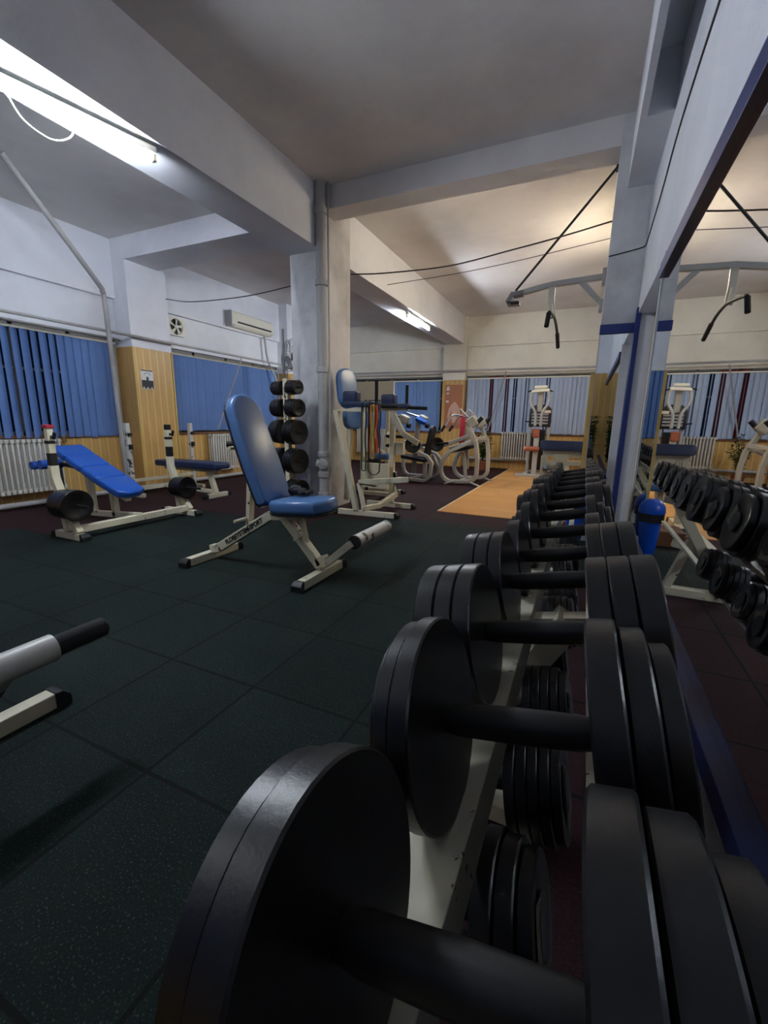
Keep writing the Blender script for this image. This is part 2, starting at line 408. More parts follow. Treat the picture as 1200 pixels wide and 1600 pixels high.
# vertical blinds
def blind(label, a, b, wall, mat, z0, z1, pitch=.082, w=.094, ang=18, gaps=(), alt=None):
    cx = (a+b)/2; loc = (XL+.05, cx, z0) if wall == 'L' else ((cx, YF-.05, z0) if wall == 'F' else (cx, YB+.05, z0))
    t = thing('vertical_blind', label, 'window blind', loc, 'vertical blinds at the windows')
    P = lambda u, d, z: (XL+d, u, z) if wall == 'L' else ((u, YF-d, z) if wall == 'F' else (u, YB+d, z))
    hr = MB(); p0 = P(a, .03, z1+.012); p1 = P(b, .03, z1+.012); hr.bar(p0, p1, .04, .028); hr.build('head_rail', 'plastic_white', t, .003)
    n = int((b-a)/pitch)
    for k in range(n):
        u = a+pitch*(k+.5)
        th = math.radians(ang+random.uniform(-9, 9))
        for g0, g1, ga in gaps:
            if g0 <= u <= g1: th = math.radians(ga+random.uniform(-6, 6))
        dz = random.uniform(-.012, .004); m = MB(); mm = alt if (alt and random.random() < .12) else mat
        tw = random.uniform(-.006, .006); cols = []
        for zz in (z1, (z0+z1)/2, z0+dz):
            row = []
            for q in range(5):
                e = (q-2)/2*w/2; bow = .006*(1-((q-2)/2)**2)
                uu = u+e*math.cos(th)+tw*(z1-zz); dd = .03+e*math.sin(th)+bow
                row.append(V(P(uu, dd, zz)))
            cols.append(row)
        vs = [p for r in cols for p in r]; back = [p+V(P(0, -.0012, 0))-V(P(0, 0, 0)) for p in vs]
        fs = [(i*5+q, i*5+q+1, (i+1)*5+q+1, (i+1)*5+q) for i in range(2) for q in range(4)]
        fb = [tuple(x+15 for x in reversed(f)) for f in fs]
        rim = [0, 1, 2, 3, 4, 9, 14, 13, 12, 11, 10, 5]; fr = [(rim[i], rim[(i+1) % 12], rim[(i+1) % 12]+15, rim[i]+15) for i in range(12)]
        m.add(vs+back, fs+fb+fr)
        m.cyl(P(u, .03, z1), P(u, .03, z1+.012), .004, 6); m.build('slat', mm, t)
    ch = MB(); ch.tube([P(b-.04, .06, z1), P(b-.04, .065, z0+.1), P(b-.03, .065, z0+.08), P(b-.02, .06, z1)], .0025, 5); ch.build('cord', 'plastic_white', t)
blind('blue vertical blind on the window nearest the left edge, slats partly open', -.6, 3.97, 'L', 'blind_blue', .74, 1.93, pitch=.094, w=.108, ang=-9, gaps=((1.5, 3.25, -27), (.2, 1.2, -28)), alt='blind_blue2')
blind('blue vertical blind behind the adjustable bench, right of the poster column', 4.68, 7.36, 'L', 'blind_blue', .80, 1.93, ang=14, gaps=((6.3, 6.5, 40),), alt='blind_blue2')
blind('blue vertical blind half hidden behind the plate tree', 7.84, 9.7, 'L', 'blind_blue', .80, 1.93, ang=14)
blind('pale blue vertical blind on the far wall left of the orange poster', XL+.15, -3.05, 'F', 'blind_blue2', .78, 1.9, ang=8)
blind('pale grey blue vertical blind at the far right with gaps between slats', -2.47, .0, 'F', 'blind_pale', .78, 1.92, ang=12, gaps=((-1.98, -1.90, 72), (-1.66, -1.58, 68), (-1.50, -1.42, 66), (-1.2, -1.12, 50), (-.86, -.78, 55)))
blind('blue vertical blind behind the camera seen only in the pillar mirror', -2.2, .0, 'B', 'blind_blue', .78, 1.92, ang=14)
pts = [(-2.02+.006*i, YF+.02+.010*math.sin(i*.9)) for i in range(78)]
vs = [(x, y, z) for z in (.8, 1.98) for x, y in pts]+[(x, y+.003, z) for z in (.8, 1.98) for x, y in pts]
n = len(pts); fs = [(i, i+1, n+i+1, n+i) for i in range(n-1)]+[(2*n+i, 3*n+i, 3*n+i+1, 2*n+i+1) for i in range(n-1)]
fs += [(i, 2*n+i, 2*n+i+1, i+1) for i in range(n-1)]+[(n+i, n+i+1, 3*n+i+1, 3*n+i) for i in range(n-1)]
tag(MB().add(vs, fs).build('red_curtain', 'red_cloth'), 'dark red curtain glimpsed between the pale slats of the far right window', 'curtain')
# radiators
def radiator(label, u0, u1, wall, z0, z1):
    loc = (XL+.09, (u0+u1)/2, z0) if wall == 'L' else ((u0+u1)/2, YF-.09, z0)
    t = thing('radiator', label, 'radiator', loc, 'cast iron radiators under the windows')
    P = lambda u, d, z: (XL+d, u, z) if wall == 'L' else (u, YF-d, z)
    m = MB(); n = max(4, round((u1-u0)/.052))
    for k in range(n):
        u = u0+(u1-u0)*(k+.5)/n
        for d in (.045, .09, .135): m.tube([P(u, d, z0+.02), P(u, d, z1-.02)], .0145, 8)
        m.bar(P(u, .025, z1-.02), P(u, .155, z1-.02), .036, .04); m.bar(P(u, .025, z0+.02), P(u, .155, z0+.02), .036, .04)
    m.build('sections', 'radiator', t, .004)
    for zz in (z0+.03, z1-.03): MB().cyl(P(u0-.02, .09, zz), P(u1+.02, .09, zz), .018, 12).build('header_pipe', 'radiator', t)
    MB().cyl(P(u1+.02, .09, z1-.03), P(u1+.09, .09, z1-.03), .014, 10).cyl(P(u1+.06, .09, z1-.06), P(u1+.06, .09, z1+.02), .018, 10).build('valve', 'brass', t)
radiator('grey white ribbed radiator under the window nearest the left edge', 2.0, 3.1, 'L', .13, .73)
radiator('ribbed radiator on the left wall behind the flat bench', 5.42, 6.0, 'L', .12, .73)
radiator('white ribbed radiator on the far wall beside the pec machine', -1.64, -1.02, 'F', .22, .8)
radiator('ribbed radiator on the far wall seen behind the knee raise tower', -5.2, -4.3, 'F', .22, .8)
# pipes
def pipe(label, pts, r, mat='pipe_paint', n=12, sm=False):
    o = MB().tube(smoothpts(pts) if sm else pts, r, n).build('pipe', mat); return tag(o, label, 'pipe')
pipe('horizontal painted pipe running along the left wall above the blinds', [(XL+.36, -.9, 2.02), (XL+.36, 7.3, 2.02), (XL+.36, 9.6, 2.02)], .017)
pipe('second thinner pipe just under the wall pipe above the left blinds', [(XL+.1, -.9, 1.985), (XL+.1, 4.0, 1.985)], .014)
pipe('horizontal painted pipe along the far wall above the blinds', [(XL+.3, YF-.24, 2.1), (.2, YF-.24, 2.08)], .02)
pipe('low heating pipe along the foot of the left wall', [(XL+.36, -.9, .05), (XL+.36, 9.2, .05)], .03)
pipe('low heating pipe along the foot of the far wall', [(-2.45, YF-.08, .2), (.0, YF-.08, .2)], .028)
pipe('grey pipe rising beside the left window and bending across to the ceiling', smoothpts([(-5.3, 3.62, .02), (-5.3, 3.6, 1.2), (-5.3, 3.58, 2.3), (-5.28, 3.55, 2.42), (-5.22, 3.44, 2.52), (-4.77, 2.45, 3.19)], 5), .027)
pipe('thin white hose slanting down the middle of the left wall blind', [(XL+.33, 6.0, 2.0), (XL+.2, 5.5, .82)], .011)
pipe('thin white hose slanting down the far right blind', [(-1.62, YF-.2, 2.05), (-1.95, YF-.12, .8)], .013)
pipe('white drain pipe hanging from the air conditioner down the wall', smoothpts([(XL+.1, 6.9, 2.52), (XL+.12, 6.95, 2.1), (XL+.2, 7.1, 1.7), (XL+.26, 7.3, 1.1), (XL+.26, 7.3, .8)], 6), .02)
t = thing('drain_pipe', 'thick grey painted cast iron drain pipe down the corner of the middle pillar', 'pipe', (-2.515, 3.925, 0))
mb = MB().cyl((-2.515, 3.93, .05), (-2.515, 3.93, CZ), .05, 24); mb.cyl((-2.45, 3.96, .0), (-2.45, 3.96, CZ), .01, 8)
mb.build('shaft', 'pipe_paint', t)
for z in (.2, .42, .64, 1.5, 2.32, 2.95):
    MB().lathe([(.05, -.03), (.062, -.026), (.064, 0), (.062, .026), (.05, .03)], (-2.515, 3.93, z), (0, 0, 1)).build('socket_ring', 'pipe_paint', t)
mb = MB().lathe([(.055, 0), (.055, .05), (.045, .06), (.012, .062), (.012, .075), (0.001, .075)], (-2.505, 3.92, .53), V((.35, -.94, 0)))
mb.lathe([(.05, 0), (.05, .05), (.03, .06)], (-2.54, 3.93, .53), V((-.9, -.3, 0))); mb.build('cleaning_hatch', 'pipe_paint', t)
MB().bar((-2.56, 3.9, .0), (-2.52, 3.93, .09), .05, .06).build('foot_elbow', 'pipe_paint', t)
# ceiling wires
def wire(label, pts, r=.006, mat='cable'):
    return tag(MB().tube(smoothpts(pts, 8), r, 6).build('wire', mat), label, 'cable')
wire('black cable sagging from the middle pillar to the right pillar', [(-2.565, 4.62, 2.60), (-2.15, 4.62, 2.565), (-1.43, 4.62, 2.55), (-.81, 4.62, 2.615), (-.36, 4.62, 2.67), (.03, 4.62, 2.73)], .007)
wire('thin cable sagging from the left column to the middle pillar', [(XL+.3, 4.6, 2.61), (-5.0, 4.6, 2.53), (-4.1, 4.6, 2.51), (-3.4, 4.6, 2.555), (-2.95, 4.6, 2.6)], .006)
wire('faint thin cable crossing the far ceiling bay', [(-2.56, 5.6, 2.75), (-1.3, 5.6, 2.8), (.2, 5.6, 2.95)], .004)
wire('grey cable stapled along the right wall above the mirror', [(XM-.004, .2, 2.40), (XM-.004, 1.6, 2.42), (XM-.004, 2.75, 2.44), (XM-.004, 3.3, 2.36), (XM-.004, 3.9, 2.31), (XM-.012, 4.008, 2.30), (.2, 4.014, 2.285), (.03, 4.014, 2.26)], .004)
# fluorescent fittings
def fluo(label, a, b, mat, z, base_r=.02):
    a, b = V(a), V(b); t = thing('fluorescent_light', label, 'ceiling light', (a+b)/2)
    d = (b-a).normalized(); MB().bar(a+V((0, 0, .035)), b+V((0, 0, .035)), .05, .035).build('housing', 'plastic_white', t, .003)
    MB().cyl(a+d*.02, b-d*.02, .0155, 12).build('tube', mat, t)
    MB().bar(a, a+d*.02, .03, .05).bar(b-d*.02, b, .03, .05).build('end_caps', 'plastic_white', t, .002); return t
f0 = fluo('lit fluorescent tube on the beam underside at the top left', (-2.86, 1.22, 2.585), (-2.62, 2.2, 2.585), 'tube_white', 0)
MB().tube(smoothpts([(-2.80, 1.5, 2.575), (-2.82, 1.58, 2.50), (-2.80, 1.7, 2.47), (-2.76, 1.78, 2.52), (-2.74, 1.78, 2.6)], 6), .004, 6).build('cord', 'plastic_white', f0)
fluo('lit fluorescent tube on the far half of the beam, beyond the pillar', (-2.66, 6.55, 2.58), (-2.67, 7.62, 2.58), 'tube_white', 0)
fluo('unseen warm fluorescent tube added on the right wall behind the pillar', (.22, 5.3, 2.72), (.22, 6.6, 2.72), 'fill_warm', 0)  # out of view, added for the warm light on the far right bay
fluo('unseen fill tube added on the left face of the long beam', (-3.0, 2.3, 2.95), (-3.0, 3.35, 2.95), 'fill_side', 0)  # unseen tube added to brighten the left bay's ceiling and wall
fluo('unseen fill tube added on the beam behind the camera', (-2.76, -.95, 2.585), (-2.76, .08, 2.585), 'fill_rear', 0)  # unseen tube added as fill for the pillar fronts and cross beam
fluo('unseen warm fill tube added behind the cross beam', (-1.9, 4.36, 3.13), (-.8, 4.36, 3.13), 'fill_warm_dim', 0)  # hidden from the camera, added as dim warm fill beyond the beam

# ------------------------------------------------------------------ wall fittings
t = thing('air_conditioner', 'cream split air conditioner high on the left wall', 'air conditioner', (XL+.1, 6.5, 2.52))
pr = [(0, 2.53), (.13, 2.53), (.19, 2.57), (.205, 2.64), (.19, 2.76), (.16, 2.785), (0, 2.785)]
mb = MB(); mb.rings([[V((XL+d, y, z)) for d, z in pr] for y in (5.97, 7.05)]); mb.build('case', 'plastic_white', t, .008)
MB().box(XL+.19, XL+.207, 6.1, 6.98, 2.60, 2.625).build('outlet_slot', 'black_rubber', t)
MB().bar((XL+.17, 6.05, 2.55), (XL+.17, 7.0, 2.55), .05, .006, up=(-1, 0, 1)).build('louvre', 'plastic_white', t)
MB().box(XL, XL+.2, 5.955, 5.97, 2.53, 2.785).build('side_cap', 'plastic_grey', t, .006)
t = thing('exhaust_fan', 'square white exhaust fan with cream blades set in the left wall', 'fan', (XL+.03, 4.97, 2.21))
c = V((XL+.04, 4.97, 2.335)); mb = MB()
outer = [(4.82, 2.21), (5.12, 2.21), (5.12, 2.46), (4.82, 2.46)]
n = 32; ro = []; ri = []; ri2 = []
for a in range(n):
    th = 2*PI*a/n; s_ = max(abs(math.cos(th))/.15, abs(math.sin(th))/.128)
    ro.append(c+V((0, math.cos(th)/s_, math.sin(th)/s_))); ri.append(c+V((.0, .115*math.cos(th), .115*math.sin(th)))); ri2.append(c+V((-.035, .11*math.cos(th), .11*math.sin(th))))
rb = [p+V((-.035, 0, 0)) for p in ro]
mb.rings([rb, ro, ri, ri2], caps=False); mb.build('housing', 'plastic_white', t)
MB().cyl(c+V((-.037, 0, 0)), c+V((-.03, 0, 0)), .115, 28).build('duct_opening', 'black_rubber', t)
mb = MB()
for k in range(5):
    a = 2*PI*k/5+.3; r_ = V((0, math.cos(a), math.sin(a))); tn = V((0, -math.sin(a), math.cos(a)))
    pts = [c+r_*.025-tn*.01+V((-.012, 0, 0)), c+r_*.105-tn*.035+V((-.02, 0, 0)), c+r_*.108+tn*.012+V((-.002, 0, 0)), c+r_*.03+tn*.012+V((-.006, 0, 0))]
    mb.rings([pts, [p+V((.003, 0, 0)) for p in pts]])
mb.lathe([(.03, -.02), (.03, .0), (.018, .012), (.001, .014)], c, (1, 0, 0), 20); mb.build('blades', 'plastic_white', t)
t = thing('wall_fan', 'grey caged fan mounted beside the plate tree behind the middle pillar', 'fan', (-3.1, 4.66, 1.6))
c = V((-3.43, 4.62, 1.77)); ax = V((-.55, -.75, .1)).normalized(); u = ax.cross(V((0, 0, 1))).normalized(); w = ax.cross(u)
mb = MB()
for rr, h in ((.20, 0), (.175, .05), (.175, -.05), (.11, .075), (.11, -.075), (.045, .085)):
    mb.tube([c+ax*h+u*(rr*math.cos(2*PI*a/28))+w*(rr*math.sin(2*PI*a/28)) for a in range(28)], .003, 5, closed=True)
for a in range(28):
    d = u*math.cos(2*PI*a/28)+w*math.sin(2*PI*a/28)
    mb.tube([c+ax*.085+d*.045, c+ax*.075+d*.11, c+ax*.05+d*.175, c+d*.19, c-ax*.05+d*.175, c-ax*.075+d*.11], .0018, 4)
mb.build('cage', 'steel', t)
mb = MB()
for k in range(4):
    a = 2*PI*k/4+.4; r_ = u*math.cos(a)+w*math.sin(a); tn = w*math.cos(a)-u*math.sin(a)
    pts = [c+r_*.03-tn*.02+ax*.01, c+r_*.15-tn*.06+ax*.02, c+r_*.165+tn*.02-ax*.015, c+r_*.04+tn*.02-ax*.01]; mb.rings([pts, [p+ax*.003 for p in pts]])
mb.build('blades', 'plastic_grey', t)
MB().lathe([(.02, 0), (.05, .01), (.055, .06), (.03, .1), (.001, .11)], c-ax*.02, -ax, 20).build('motor', 'black_rubber', t)
MB().tube(smoothpts([c-ax*.09, c-ax*.12+V((.05, 0, -.08)), (-3.1, 4.66, 1.6), (-2.95, 4.66, 1.6)], 5), .012, 8).build('bracket', 'black_rubber', t)
t = thing('poster', 'small black and white notice on the wood paneled left column', 'poster', (XL+.305, 4.2, 1.375))
MB().box(XL+.302, XL+.305, 4.10, 4.285, 1.37, 1.62).build('paper', 'paper_white', t, smooth=False)
MB().box(XL+.305, XL+.3065, 4.105, 4.28, 1.375, 1.485).build('lower_panel', 'paper_dark', t, smooth=False)
MB().box(XL+.305, XL+.3065, 4.105, 4.28, 1.605, 1.618).build('top_bar', 'black_ink', t, smooth=False)
mb = MB(); mb.box(XL+.305, XL+.3068, 4.18, 4.21, 1.485, 1.53); mb.tube([(XL+.306, 4.15, 1.55), (XL+.306, 4.16, 1.575), (XL+.306, 4.195, 1.58), (XL+.306, 4.23, 1.575), (XL+.306, 4.24, 1.55)], .003, 5); mb.build('figure_print', 'paper_dark', t)
mb = MB()
for y in (4.13, 4.19, 4.25): mb.box(XL+.3065, XL+.3075, y-.012, y+.012, 1.378, 1.395)
mb.build('printed_marks', 'paper_white', t)
t = thing('poster', 'tall orange fitness poster on the far wall column', 'poster', (-2.72, YF-.19, .85))
MB().box(-2.93, -2.53, YF-.186, YF-.182, .85, 1.80).build('print', 'poster_orange', t, smooth=False)
mb = MB()
mb.pad((-2.70, YF-.186, 1.28), (1, 0, 0), (0, 0, 1), [(.0, .16), (-.07, .1), (-.13, 0), (-.16, -.2), (-.13, -.22), (-.07, -.02), (-.05, -.3), (.05, -.3), (.07, -.02), (.10, -.2), (.14, -.2), (.12, 0), (.06, .1)], .002, .0005, 1)
mb.build('figure_print', 'poster_skin', t)
mb = MB(); mb.box(-2.90, -2.83, YF-.188, YF-.186, 1.68, 1.73); mb.box(-2.89, -2.84, YF-.188, YF-.186, 1.74, 1.765); mb.box(-2.90, -2.84, YF-.188, YF-.186, 1.60, 1.63); mb.box(-2.90, -2.84, YF-.188, YF-.186, 1.42, 1.46)
mb.build('printed_marks', 'paper_white', t)

# ------------------------------------------------------------------ weight plates and dumbbells
def plate_prof(R, th, lip=True):
    e = min(.002, th*.1); h = th/2
    if lip: return [(.014, -h*.55), (.03, -h*.55), (.034, -h*.6), (R*.62, -h*.6), (R*.72, -h+e*.3), (R-e*1.2, -h), (R, -h+e), (R, h-e), (R-e*1.2, h), (R*.72, h-e*.3), (R*.62, h*.6), (.034, h*.6), (.03, h*.55), (.014, h*.55)]
    return [(.012, -h), (R-e, -h), (R, -h+e), (R, h-e), (R-e, h), (.012, h)]
PLN = [0]
def weight_plate(o, ax, R, th, label, group, mat='iron_black', lip=True):
    mb = MB().lathe(plate_prof(R, th, lip), o, ax, 40); k = MB()
    return tag(mb.build('weight_plate', mat, origin=o), label, 'weight plate', group)
ORD = ['first', 'second', 'third', 'fourth', 'fifth', 'sixth', 'seventh', 'eighth', 'ninth', 'tenth', 'eleventh', 'twelfth', 'thirteenth', 'fourteenth']
TILT = math.radians(12)
def dumbbell(cx, cy, cz, half, plates, label, group, lab=True, rh=.0165, spin=0, left=None):
    t = thing('dumbbell', label, 'dumbbell', (0, 0, 0), group)
    L = half+sum(p[1] for p in plates)+.012
    mb = MB().lathe([(rh*.85, -half), (rh, -half*.8), (rh*1.06, 0), (rh, half*.8), (rh*.85, half)], (0, 0, 0), (1, 0, 0), 24); mb.build('handle', 'iron_handle', t)
    for s in (-1, 1):
        x = half; pls = left if (left and s < 0) else plates
        for k, (R, th) in enumerate(pls):
            wp = MB().lathe(plate_prof(R, th-.0012, k == len(pls)-1), (s*(x+th/2), 0, 0), (s, 0, 0), 44).build('weight_plate', 'iron_black', t); x += th
        MB().lathe([(.03, 0), (.032, .003), (.03, .006), (.015, .007), (.001, .006)], (s*(x-.004), 0, 0), (s, 0, 0), 20).build('end_nut', 'iron_black', wp)
        if s > 0 and lab:
            th_ = spin; R0 = plates[-1][0]*.62
            c = V((x+.0002, math.cos(th_)*R0*.75, math.sin(th_)*R0*.75)); u = V((0, math.cos(th_), math.sin(th_))); w = V((0, -math.sin(th_), math.cos(th_)))
            pts = [c+u*a+w*b for a, b in ((-.014, -.03), (.014, -.03), (.014, .03), (-.014, .03))]
            MB().rings([pts, [p+V((.0008, 0, 0)) for p in pts]]).build('tape_label', 'tape', wp, smooth=False)
    t.location = (cx, cy, cz); t.rotation_euler = (spin if False else 0, -TILT, 0)
    return t
A = (.105, .028); B_ = (.104, .027)
specs = [
 (.182, [(.104, .027), (.097, .025), (.082, .022)], [(.105, .027), (.100, .022)]),
 (.403, [(.106, .027), (.098, .022), (.084, .018)], [(.107, .022), (.102, .016), (.09, .01)]),
 (.625, [(.105, .027), (.105, .027), (.105, .030)]),
 (.862, [(.104, .025), (.104, .027), (.104, .027)]),
 (1.09, [(.093, .030), (.062, .018), (.055, .014)]),
 (1.32, [(.097, .026), (.075, .018), (.060, .016)]),
 (1.56, [(.100, .026), (.100, .024), (.088, .022)]),
 (1.81, [(.095, .026), (.095, .024), (.080, .02)]),
 (2.06, [(.095, .026), (.095, .026), (.095, .018)]),
 (2.31, [(.090, .026), (.090, .024), (.085, .02)]),
 (2.55, [(.088, .024), (.088, .022), (.075, .018)]),
 (2.79, [(.085, .022), (.085, .022), (.070, .018)]),
 (3.03, [(.083, .022), (.083, .022), (.070, .016)]),
 (3.26, [(.080, .022), (.080, .020), (.065, .016)])]
for i, sp_ in enumerate(specs):
    y, pl = sp_[:2]; lf_ = sp_[2] if len(sp_) > 2 else None
    R = max(p[0] for p in pl); z = .594+R+.0
    dumbbell(-.033, y, z, .073, pl, '%s round black dumbbell on the upper rack tier, counting away from the camera' % ORD[i].capitalize(), 'dumbbells on the upper rack tier', spin=random.uniform(-2.5, .5), left=lf_) if i else \
    dumbbell(-.033, y, z, .073, pl, 'Nearest black dumbbell on the upper rack tier, at the bottom of the photo', 'dumbbells on the upper rack tier', spin=.4, left=lf_)
low = [.20, .42, .63, .84, 1.05, 1.27, 1.49, 1.71, 1.93, 2.15]
for i, y in enumerate(low):
    R = .086-.002*i; pl = [(R, .017), (R, .017), (R, .016), (R*.97, .016), (R*.9, .014)] if i % 3 != 1 else [(R, .024), (R*.95, .022), (R*.85, .018)]
    dumbbell(-.115, y, .335+R, .068, pl, ('%s black dumbbell on the lower rack tier, counting away from the camera' % ORD[i].capitalize()), 'dumbbells on the lower rack tier', lab=True, spin=random.uniform(-3, 3))
# rack
t = thing('dumbbell_rack', 'long cream two tier dumbbell rack standing against the wall mirror', 'weight rack', (-.1, 1.6, 0))
ct, st = math.cos(TILT), math.sin(TILT)
def railpt(x, z0, xc, dz=0): return z0+(x-xc)*math.tan(TILT)+dz
def rail(x, zc, xc, w, name='rail', ap=.045):
    z = railpt(x, zc, xc); mb = MB(); ya, yb = -.5, 3.42
    u = V((ct, 0, st)); n_ = V((-st, 0, ct))
    c = V((x, ya, z)); c2 = V((x, yb, z))
    mb.rings([[p+u*a+n_*b for a, b in ((-w/2, 0), (w/2, 0), (w/2, -ap), (w/2-.006, -ap), (w/2-.006, -.006), (-w/2, -.006))] for p in (c, c2)])
    mb.build(name, 'cream_chip', t, .001)
rail(-.100, .592, -.045, .07); rail(.055, .592, -.045, .03, ap=.012)
rail(-.185, .333, -.125, .06); rail(-.02, .333, -.125, .03, ap=.012)
for y in (-.35, .98, 2.95):
    mb = MB(); mb.box(-.29, .01, y-.03, y+.03, 0, .05); mb.build('foot_bar', 'cream_chip', t, .003)
    mb = MB(); mb.path([(-.275, y, .03), (-.19, y, .22), (-.11, y, .36), (.01, y, .575)], .055, .085, up=(0, 1, 0)); mb.path([(.0, y, .04), (-.09, y, .34)], .04, .05, up=(0, 1, 0)); mb.build('upright', 'cream_chip', t, .003)
    mb = MB(); u = V((ct, 0, st))
    for xc, zc, xa, xb in ((-.055, .550, -.13, .075), (-.135, .290, -.21, .0)):
        mb.bar((xa, y, railpt(xa, zc, xc)), (xb, y, railpt(xb, zc, xc)), .04, .04, up=(0, 0, 1))
    mb.build('tier_arm', 'cream_chip', t, .002)
    MB().cyl((-.03, y-.035, .55), (-.03, y+.035, .55), .011, 8).build('bolt', 'black_rubber', t)
# bin and block
t = thing('waste_bin', 'blue plastic waste bin with a black band at the foot of the right pillar', 'bin', (.0, 3.86, 0))
MB().lathe([(.001, 0), (.052, 0), (.056, .01), (.078, .27), (.075, .27)], (0, 3.86, 0), (0, 0, 1)).build('body', 'bin_blue', t)
MB().lathe([(.078, .26), (.088, .262), (.090, .33), (.084, .335)], (0, 3.86, 0), (0, 0, 1)).build('band', 'black_rubber', t)
MB().lathe([(.092, .33), (.094, .34), (.088, .385), (.06, .425), (.03, .438), (.001, .44)], (0, 3.86, 0), (0, 0, 1)).build('lid', 'bin_blue', t)
tag(MB().box(-.3, -.01, 4.14, 4.42, 0, .13).build('wooden_block', 'brown_wood', bevel=.006), 'low brown wooden block behind the blue bin', 'block')

# ------------------------------------------------------------------ benches
def capbar(t, p0, p1, w=.055, h=.055, cap=.045, mat='cream_chip'):
    """floor bar between p0 and p1 (at height h/2) with flared black end caps"""
    p0, p1 = V(p0), V(p1); d = (p1-p0).normalized()
    fb_ = MB().bar(p0+d*cap*.8, p1-d*cap*.8, w, h).build('foot_bar', mat, t, .003)
    for p, s in ((p0, 1), (p1, -1)):
        q = p+d*cap*s; r = d.cross(V((0, 0, 1))).normalized(); mb = MB()
        a = [q+r*(i*(w/2+.004))+V((0, 0, j)) for i, j in ((-1, -p.z), (1, -p.z), (1, h/2+.004), (-1, h/2+.004))]
        b_ = [p+r*(i*(w/2+.010))+V((0, 0, j)) for i, j in ((-1, -p.z), (1, -p.z), (1, h*.12), (-1, h*.12))]
        c_ = [p+d*(.02*s)+r*(i*(w/2+.005))+V((0, 0, j)) for i, j in ((-1, -p.z), (1, -p.z), (1, h/2), (-1, h/2))]
        mb.rings([b_, c_, a]); mb.build('rubber_foot', 'black_rubber', fb_, .002)
Y0 = 2.215
t = thing('adjustable_bench', 'blue padded adjustable weight bench with upright backrest in the middle of the green floor', 'weight bench', (-1.9, Y0, 0))
capbar(t, (-2.38, 1.945, .0285), (-2.38, 2.49, .0285)); capbar(t, (-1.45, 1.945, .0285), (-1.45, 2.49, .0285))
mb = MB(); mb.path([(-2.38, Y0, .07), (-2.31, Y0, .085), (-1.83, Y0, .375), (-1.6, Y0, .40)], .055, .06); mb.build('main_beam', 'cream_chip', t, .004)
mb = MB(); mb.path([(-1.74, Y0, .40), (-1.45, Y0, .085)], .06, .055); fbm = mb.build('front_beam', 'cream_chip', t, .004)
mb = MB()
for k in range(4):
    f_ = .30+.09*k; x = -1.74+.29*f_; z = .40-.315*f_; nrm = V((.315, 0, .29)).normalized(); p = V((x, Y0, z))+nrm*.0275
    mb.cyl(p-nrm*.004, p+nrm*.0012, .009, 10)
mb.build('pin_holes', 'black_rubber', fbm)
mb = MB(); mb.path([(-1.45, Y0, .075), (-1.39, Y0, .12), (-1.225, Y0, .262)], .045, .045); mb.build('leg_hold_arm', 'cream_chip', t, .003)
MB().path([(-1.405, Y0-.001, .128), (-1.24, Y0-.001, .268)], .034, .02).build('worn_edge', 'black_rubber', t)
MB().bar((-1.47, Y0, .10), (-1.40, Y0, .13), .06, .07).build('gusset', 'cream_chip', t, .004)
MB().cyl((-1.21, 2.235, .268), (-1.21, 2.70, .268), .043, 28).build('roller', 'white_chip', t)
rol = [o for o in t.children if o.name.startswith('roller')][-1]
MB().cyl((-1.21, 2.222, .268), (-1.21, 2.236, .268), .043, 28).build('roller_end', 'black_rubber', rol)
MB().path([(-1.595, Y0, .41), (-1.555, Y0, .22)], .03, .03).build('seat_strut', 'cream', t, .003)
MB().cyl((-1.585, Y0-.09, .262), (-1.585, Y0+.05, .262), .010, 12).build('locking_pin', 'cream', t)
# seat: slightly tilted cushion
st_ = math.radians(4); ux = V((math.cos(st_), 0, math.sin(st_)))
so = V((-1.555, Y0, .428)); W = .30
seat = [(.19, -.08), (.19, .08), (.15, .135), (-.12, .15), (-.19, .12), (-.2, 0), (-.19, -.12), (-.12, -.15), (.15, -.135)]
sp = MB().pad(so, ux, (0, 1, 0), seat, .085, .03, 6).build('seat', 'blue_vinyl', t)
MB().pad(so-V((0, 0, .012)), ux, (0, 1, 0), [(x*.95, y*.95) for x, y in seat], .014, .003, 2).build('seat_board', 'black_rubber', sp)
# backrest
bd = V((-2.02+1.76, 0, 1.13-.47)).normalized(); b0 = V((-1.80, Y0, .455)); BL_ = 0.72
L = .74
out = [(-.135, .02), (-.11, 0), (.11, 0), (.135, .02), (.15, L*.35), (.148, L*.62)]+[(.135*math.cos(a), L-.13+.13*math.sin(a)) for a in [PI*k/10 for k in range(0, 11)]]+[(-.148, L*.62), (-.15, L*.35)]
nrm = V((bd.z, 0, -bd.x))
uy_ = V((0, 1, 0)); # face towards +x side: (uy x bd) = +nrm
bp = MB().pad(b0-nrm*.03, uy_, bd, [(x, y) for x, y in out], .08, .028, 6).build('backrest', 'blue_vinyl', t)
MB().pad(b0-nrm*.045, uy_, bd, [(x*.93, y*.985+.005) for x, y in out], .016, .003, 2).build('backrest_board', 'black_rubber', bp)
mb = MB(); mb.path([b0-nrm*.075+bd*.0, b0-nrm*.075+bd*.60], .05, .05, up=(0, 1, 0)); mb.build('backrest_frame', 'cream_chip', t, .003)
mb = MB(); mb.path([(-1.985, Y0, .66), (-2.0, Y0, .5), (-2.02, Y0, .28)], .035, .045, up=(0, 1, 0)); mb.build('rear_strut', 'cream_chip', t, .003)
MB().cyl((-2.03, Y0-.13, .335), (-2.03, Y0+.03, .335), .011, 12).build('locking_pin', 'cream', t)
MB().cyl(b0-nrm*.09+bd*.42+V((0, -.13, 0)), b0-nrm*.09+bd*.42+V((0, .0, 0)), .012, 12).build('side_peg', 'cream', t)
